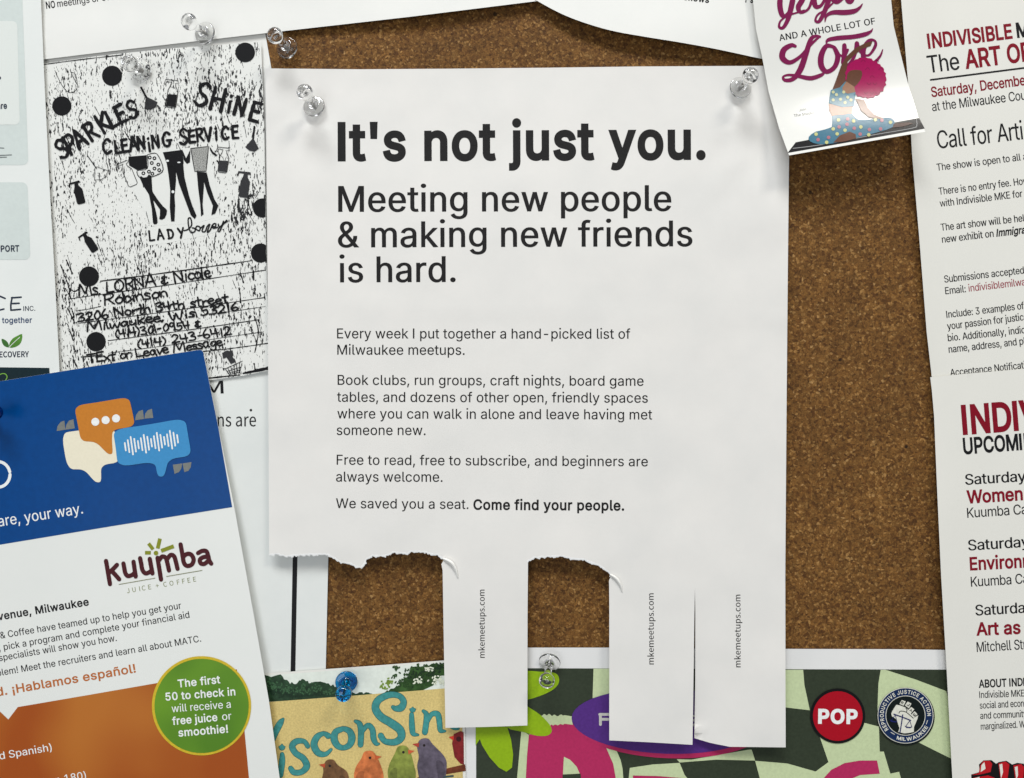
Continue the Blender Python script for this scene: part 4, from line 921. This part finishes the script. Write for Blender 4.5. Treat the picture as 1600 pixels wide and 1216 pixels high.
# ------------------------------------------------------------------ glossy yoga flyer
cy = crop(1160, 0, 4.863)
def y_h(x, y):
    s_ = y + (x - 1300) * .17          # along the flyer's own tilt
    return 4.9 + .1 * nz(x, y, 120, 15) + 1.2 * math.exp(-((s_ - 62) / 26) ** 2) * 0 + 7.5 * max(0, (s_ - 95) / 130) ** 2 + 1.0 * math.sin((x - 1190) / 200 * math.pi) * sm(0, 90, y) * .6
YP = paper_mat((229, 228, 222), .17, .02, .01, .5)
Y = Sheet('yoga_flyer', 'glossy curling yoga flyer with plum script and a pink haired figure stretching',
          'flyer', [(1170, -60), (1176.5, 0), (1181, 45), (1191, 90.5), (1201, 144), (1217.6, 201.5), (1233, 243), (1338, 224.5), (1446, 206), (1435.6, 185), (1419, 131.6), (1396.5, 41), (1392.4, 0), (1388, -60)],
          y_h, YP, 9, .3)
yg = lambda c_: ink(c_, .18, .05)
PL = yg((122, 22, 74))
def cw(q): return [cy(x, y) + (w_ / 4.863,) for x, y, w_ in q]
Y.strokes('plum_script', [cw(q) for q in (
    [(290,-40,40),(285,40,42),(300,110,38),(330,120,30),(370,60,22),(400,-60,26)], [(392,-50,40),(370,60,42),(345,150,34),(310,210,26),(280,205,20),(290,160,16),(345,120,14),(420,95,14),(470,80,16)],
    [(470,-60,40),(455,0,42),(425,55,40),(445,95,24),(500,70,20),(530,0,24)], [(560,-60,30),(545,0,40),(560,50,36),(600,40,24),(640,-30,24)],
    [(668,-60,38),(650,20,40),(610,120,34),(580,165,26),(555,155,18),(575,110,16),(640,70,14),(690,20,14)], [(700,-60,30),(690,-10,38),(720,15,34),(770,-20,26)], [(800,-60,36),(800,0,38),(825,15,30),(850,-20,20)],
    [(628,165,8),(640,120,22),(690,95,34),(780,95,40),(850,85,36),(890,60,22),(912,30,8)])], PL, 2, smooth=6)
Y.text('AND A WHOLE LOT OF', *cy(283, 312), *cy(1013, 182), 9.9, yg((16, 14, 18)), .012)
Y.strokes('plum_script', [cw(q) for q in (
    [(402,352,24),(370,345,34),(315,380,44),(305,440,46),(360,475,34),(440,430,26),(520,340,22),(585,280,16)],
    [(590,280,18),(560,275,22),(520,300,34),(480,420,42),(440,530,46),(385,600,34),(325,610,26),(310,585,18),(350,570,18),(430,580,28),(520,595,34),(600,570,28),(620,550,14)],
    [(700,360,24),(640,350,34),(600,420,44),(600,500,44),(640,545,36),(700,510,36),(725,430,40),(700,365,30)], [(720,400,10),(770,430,20),(800,380,22)],
    [(775,345,34),(775,420,38),(770,480,38),(800,500,30),(850,430,24),(870,330,34)], [(870,330,34),(900,400,16),(960,420,18),(1010,350,24),(1005,310,18),(960,310,26),(920,380,38),(930,460,36),(990,480,26),(1045,430,18),(1066,378,8)],
    [(638,335,8),(650,305,26),(720,290,34),(840,280,34),(930,262,34),(975,240,20),(990,218,6)])], PL, 2, smooth=6)
MAT = Y.poly('printed_mat', cm(cy, [(343,1163),(405,1082),(700,1025),(1000,960),(1343,897),(1386,978),(1200,1012),(800,1083),(500,1136)]), yg((20, 19, 22)), 1)
Y.strokes('mat_line', [cm(cy, [(385,1128),(600,1100),(1000,1025),(1290,975),(1325,950),(1322,905)])], yg((150, 150, 150)), 2, MAT, w=1, smooth=4)
SK = yg((96, 60, 44)); SK2 = yg((150, 108, 84))
fgp = Y.poly('printed_figure', cm(cy, [(684,680),(715,600),(750,500),(790,430),(860,365),(940,325),(990,312),(975,350),(910,372),(850,420),(800,470),(790,560),(790,640),(840,700),(780,720)]), SK, 3)
Y.poly('leg', cm(cy, [(680,880),(760,868),(835,865),(880,910),(1000,905),(1110,893),(1150,915),(1155,950),(1100,985),(860,1050),(690,1090),(580,1096),(515,1075),(505,1040),(560,1000),(680,965)]), yg((60, 110, 132)), 4, fgp, smooth=2)
Y.poly('foot', cm(cy, [(690,1085),(740,1030),(815,1000),(860,1020),(865,1052),(780,1075)]), SK, 5, fgp)
Y.poly('foot', cm(cy, [(1150,940),(1260,930),(1300,938),(1230,960),(1140,972)]), yg((70, 42, 32)), 5, fgp)
Y.poly('waist', cm(cy, [(655,790),(840,800),(832,866),(765,880),(680,882),(660,840)]), SK2, 4, fgp)
Y.poly('top', cm(cy, [(672,685),(740,665),(800,600),(790,660),(860,700),(858,740),(848,808),(760,815),(655,785)]), yg((74, 120, 138)), 5, fgp)
Y.poly('chest', cm(cy, [(760,665),(790,620),(850,660),(858,700),(800,712),(762,695)]), SK2, 6, fgp)
random.seed(9)
hair = []
for i in range(60):
    t = 2 * math.pi * i / 60; r_ = 1 + .03 * math.sin(i * 2.4) + random.uniform(-.02, .02) + .05 * math.sin(t * 2 + .6); hair.append((937 + 152 * r_ * math.cos(t), 592 + 158 * r_ * math.sin(t)))
Y.poly('hair', cm(cy, hair), yg((158, 6, 80)), 4.5, fgp)
Y.strokes('hair_curl', [cm(cy, [(800 + i * 34, 470 + (i % 3) * 60), (815 + i * 34, 455 + (i % 3) * 60), (832 + i * 34, 470 + (i % 3) * 60)]) for i in range(3, 8)] + [cm(cy, [(925 + i * 22, 700 - (i % 2) * 70), (940 + i * 22, 715 - (i % 2) * 70), (955 + i * 22, 700 - (i % 2) * 70)]) for i in range(5)], yg((128, 6, 66)), 5, fgp, w=.9)
Y.poly('face', cm(cy, [(800,560),(830,535),(895,535),(910,560),(895,610),(850,660),(815,640),(795,600)]), SK, 5.6, fgp, smooth=3)
Y.poly('neck', cm(cy, [(790,600),(830,630),(850,660),(835,690),(770,690)]), SK, 5.3, fgp)
Y.poly('arm', cm(cy, [(858,750),(925,760),(955,820),(1000,870),(1075,900),(1040,905),(960,890),(900,840),(880,790)]), yg((110, 70, 52)), 5.2, fgp)
for cls, pts in (('d', [(560,1020),(575,1062),(640,1082),(655,1045),(690,980),(735,965),(720,1018),(795,945),(780,990),(850,975),(845,920),(800,905),(730,912),(895,1020),(900,965),(965,985),(960,1025),(1050,980),(1010,910),(1060,915),(1125,930)]), ('t', [(690,700),(715,720),(690,760),(745,755),(800,740),(780,780),(825,760),(770,700)])):
    for i, (x, y) in enumerate(pts):
        Y.disc('polka_dot', *cy(x, y), 2.8 if cls == 'd' else 2.4, yg(((186, 186, 124), (168, 104, 116))[i % 2] if cls == 'd' else (190, 190, 140)), 6.4, fgp, n=12)
Y.text('Join', *cy(432, 848), *cy(486, 838), 3.6, yg((120, 120, 116)), 0, font='humanist'); Y.text('The Studio', *cy(392, 890), *cy(548, 866), 4.0, yg((70, 70, 70)), 0, font='humanist')

# ------------------------------------------------------------------ push pins
def plastic(rgb, name, trans=1.0, rough=.03):
    m, n, l, b = new_mat(name)
    b.inputs['Base Color'].default_value = rgb + (1,); b.inputs['Transmission Weight'].default_value = trans
    b.inputs['IOR'].default_value = 1.49; b.inputs['Roughness'].default_value = rough
    return m
CLEAR = plastic((.985, .985, .98), 'clear_plastic'); BLUE = plastic((.0, .3, .66), 'blue_plastic', 1, .05)
STEEL, n, l, b = new_mat('pin_steel'); b.inputs['Base Color'].default_value = (.45, .44, .42, 1); b.inputs['Metallic'].default_value = 1; b.inputs['Roughness'].default_value = .3
PROF = [(0,1.1),(2.6,1.0),(4.0,1.0),(4.4,1.2),(4.5,1.55),(4.35,1.95),(3.9,2.15),(2.7,2.4),(2.0,2.9),(1.7,3.8),(1.5,5.5),(1.45,7),(1.6,8.2),(2.1,9.2),(2.8,9.9),(3.15,10.7),(3.2,11.5),(2.95,12.3),(2.3,12.9),(1.3,13.25),(0,13.35)]
def lathe(name, prof, mat, n_=36):
    V, F = [], []; k = len(prof)
    for i in range(n_):
        t = 2 * math.pi * i / n_
        for r_, z in prof: V.append((r_ * math.cos(t) / 1000, r_ * math.sin(t) / 1000, z / 1000))
    for i in range(n_):
        j = (i + 1) % n_
        for a in range(k - 1): F.append((i * k + a, j * k + a, j * k + a + 1, i * k + a + 1))
    bm_ = bmesh.new(); vs = [bm_.verts.new(v) for v in V]
    for f_ in F: bm_.faces.new([vs[i] for i in f_])
    bmesh.ops.remove_doubles(bm_, verts=bm_.verts, dist=1e-7)
    bmesh.ops.dissolve_degenerate(bm_, edges=bm_.edges, dist=1e-7)
    bmesh.ops.recalc_face_normals(bm_, faces=bm_.faces)
    for f_ in bm_.faces: f_.smooth = True
    me_ = bpy.data.meshes.new(name); bm_.to_mesh(me_); bm_.free(); me_.materials.append(mat); return me_
PSP = spline([(r_, z) for r_, z in PROF], 3, False); PSP = [(max(0, r_), z) for r_, z in PSP]; PSP[-1] = (0, PSP[-1][1])
GRIP = lathe('grip', PSP, CLEAR); GRIPB = lathe('grip', PSP, BLUE)
NEED = lathe('needle', [(0, -6.5), (.12, -6), (.42, -4.5), (.42, 4.2), (0, 4.3)], STEEL, 14)
DARK = plastic((.0, .03, .22), 'dark_blue_plastic', .6, .1); GRIPD = GRIP.copy(); GRIPD.materials[0] = DARK
def pin(flange, head, base, label, blue=False, k=1.0):
    f = P(*flange, base + 2 * k); best = None
    for i in range(1, 260):
        h_ = base + i * .05; g = P(*head, h_); d = abs((g - f).length * 1000 - 9.3 * k)
        if h_ > base + 2 and (best is None or d < best[0]): best = (d, g)
    ax = (best[1] - f).normalized()
    r = bpy.data.objects.new('push_pin', None); COL.objects.link(r); r.empty_display_size = .005
    r.location = f - ax * .002 * k; r.rotation_euler = ax.to_track_quat('Z', 'Y').to_euler(); r.scale = (k, k, k)
    r['label'] = label; r['category'] = 'push pin'
    r['group'] = 'push pins holding up the papers'
    for nm, me_ in (('grip', GRIPD if blue == 2 else GRIPB if blue else GRIP), ('needle', NEED)):
        o = bpy.data.objects.new(nm, me_); COL.objects.link(o); o.parent = r
pin((319, 51), (295.5, 34), 1.6, 'clear push pin in the tilted top left notice, above the speckled flyer')
pin((217, 108), (203, 99.5), 1.5, 'clear push pin at the top of the speckled cleaning flyer')
pin((447.5, 74), (429.5, 55.5), .3, 'clear push pin stuck in bare cork at the corner of the tilted notice')
pin((490, 165), (476, 144), 2.2, 'clear push pin in the upper left corner of the tear-off poster')
pin((1158, 136), (1172.5, 118), 2.2, 'clear push pin in the upper right corner of the tear-off poster beside the yoga flyer')
pin((858.5, 1036), (854.5, 1064), .9, 'clear push pin holding the chequered poster between two torn tabs')
pin((541, 1066.5), (537, 1084), 1.6, 'translucent blue push pin in the top of the bird card', True)
pin((-20, 646), (-10, 645), 3.1, 'dark blue push pin cut by the left edge on the blue flyer', 2)
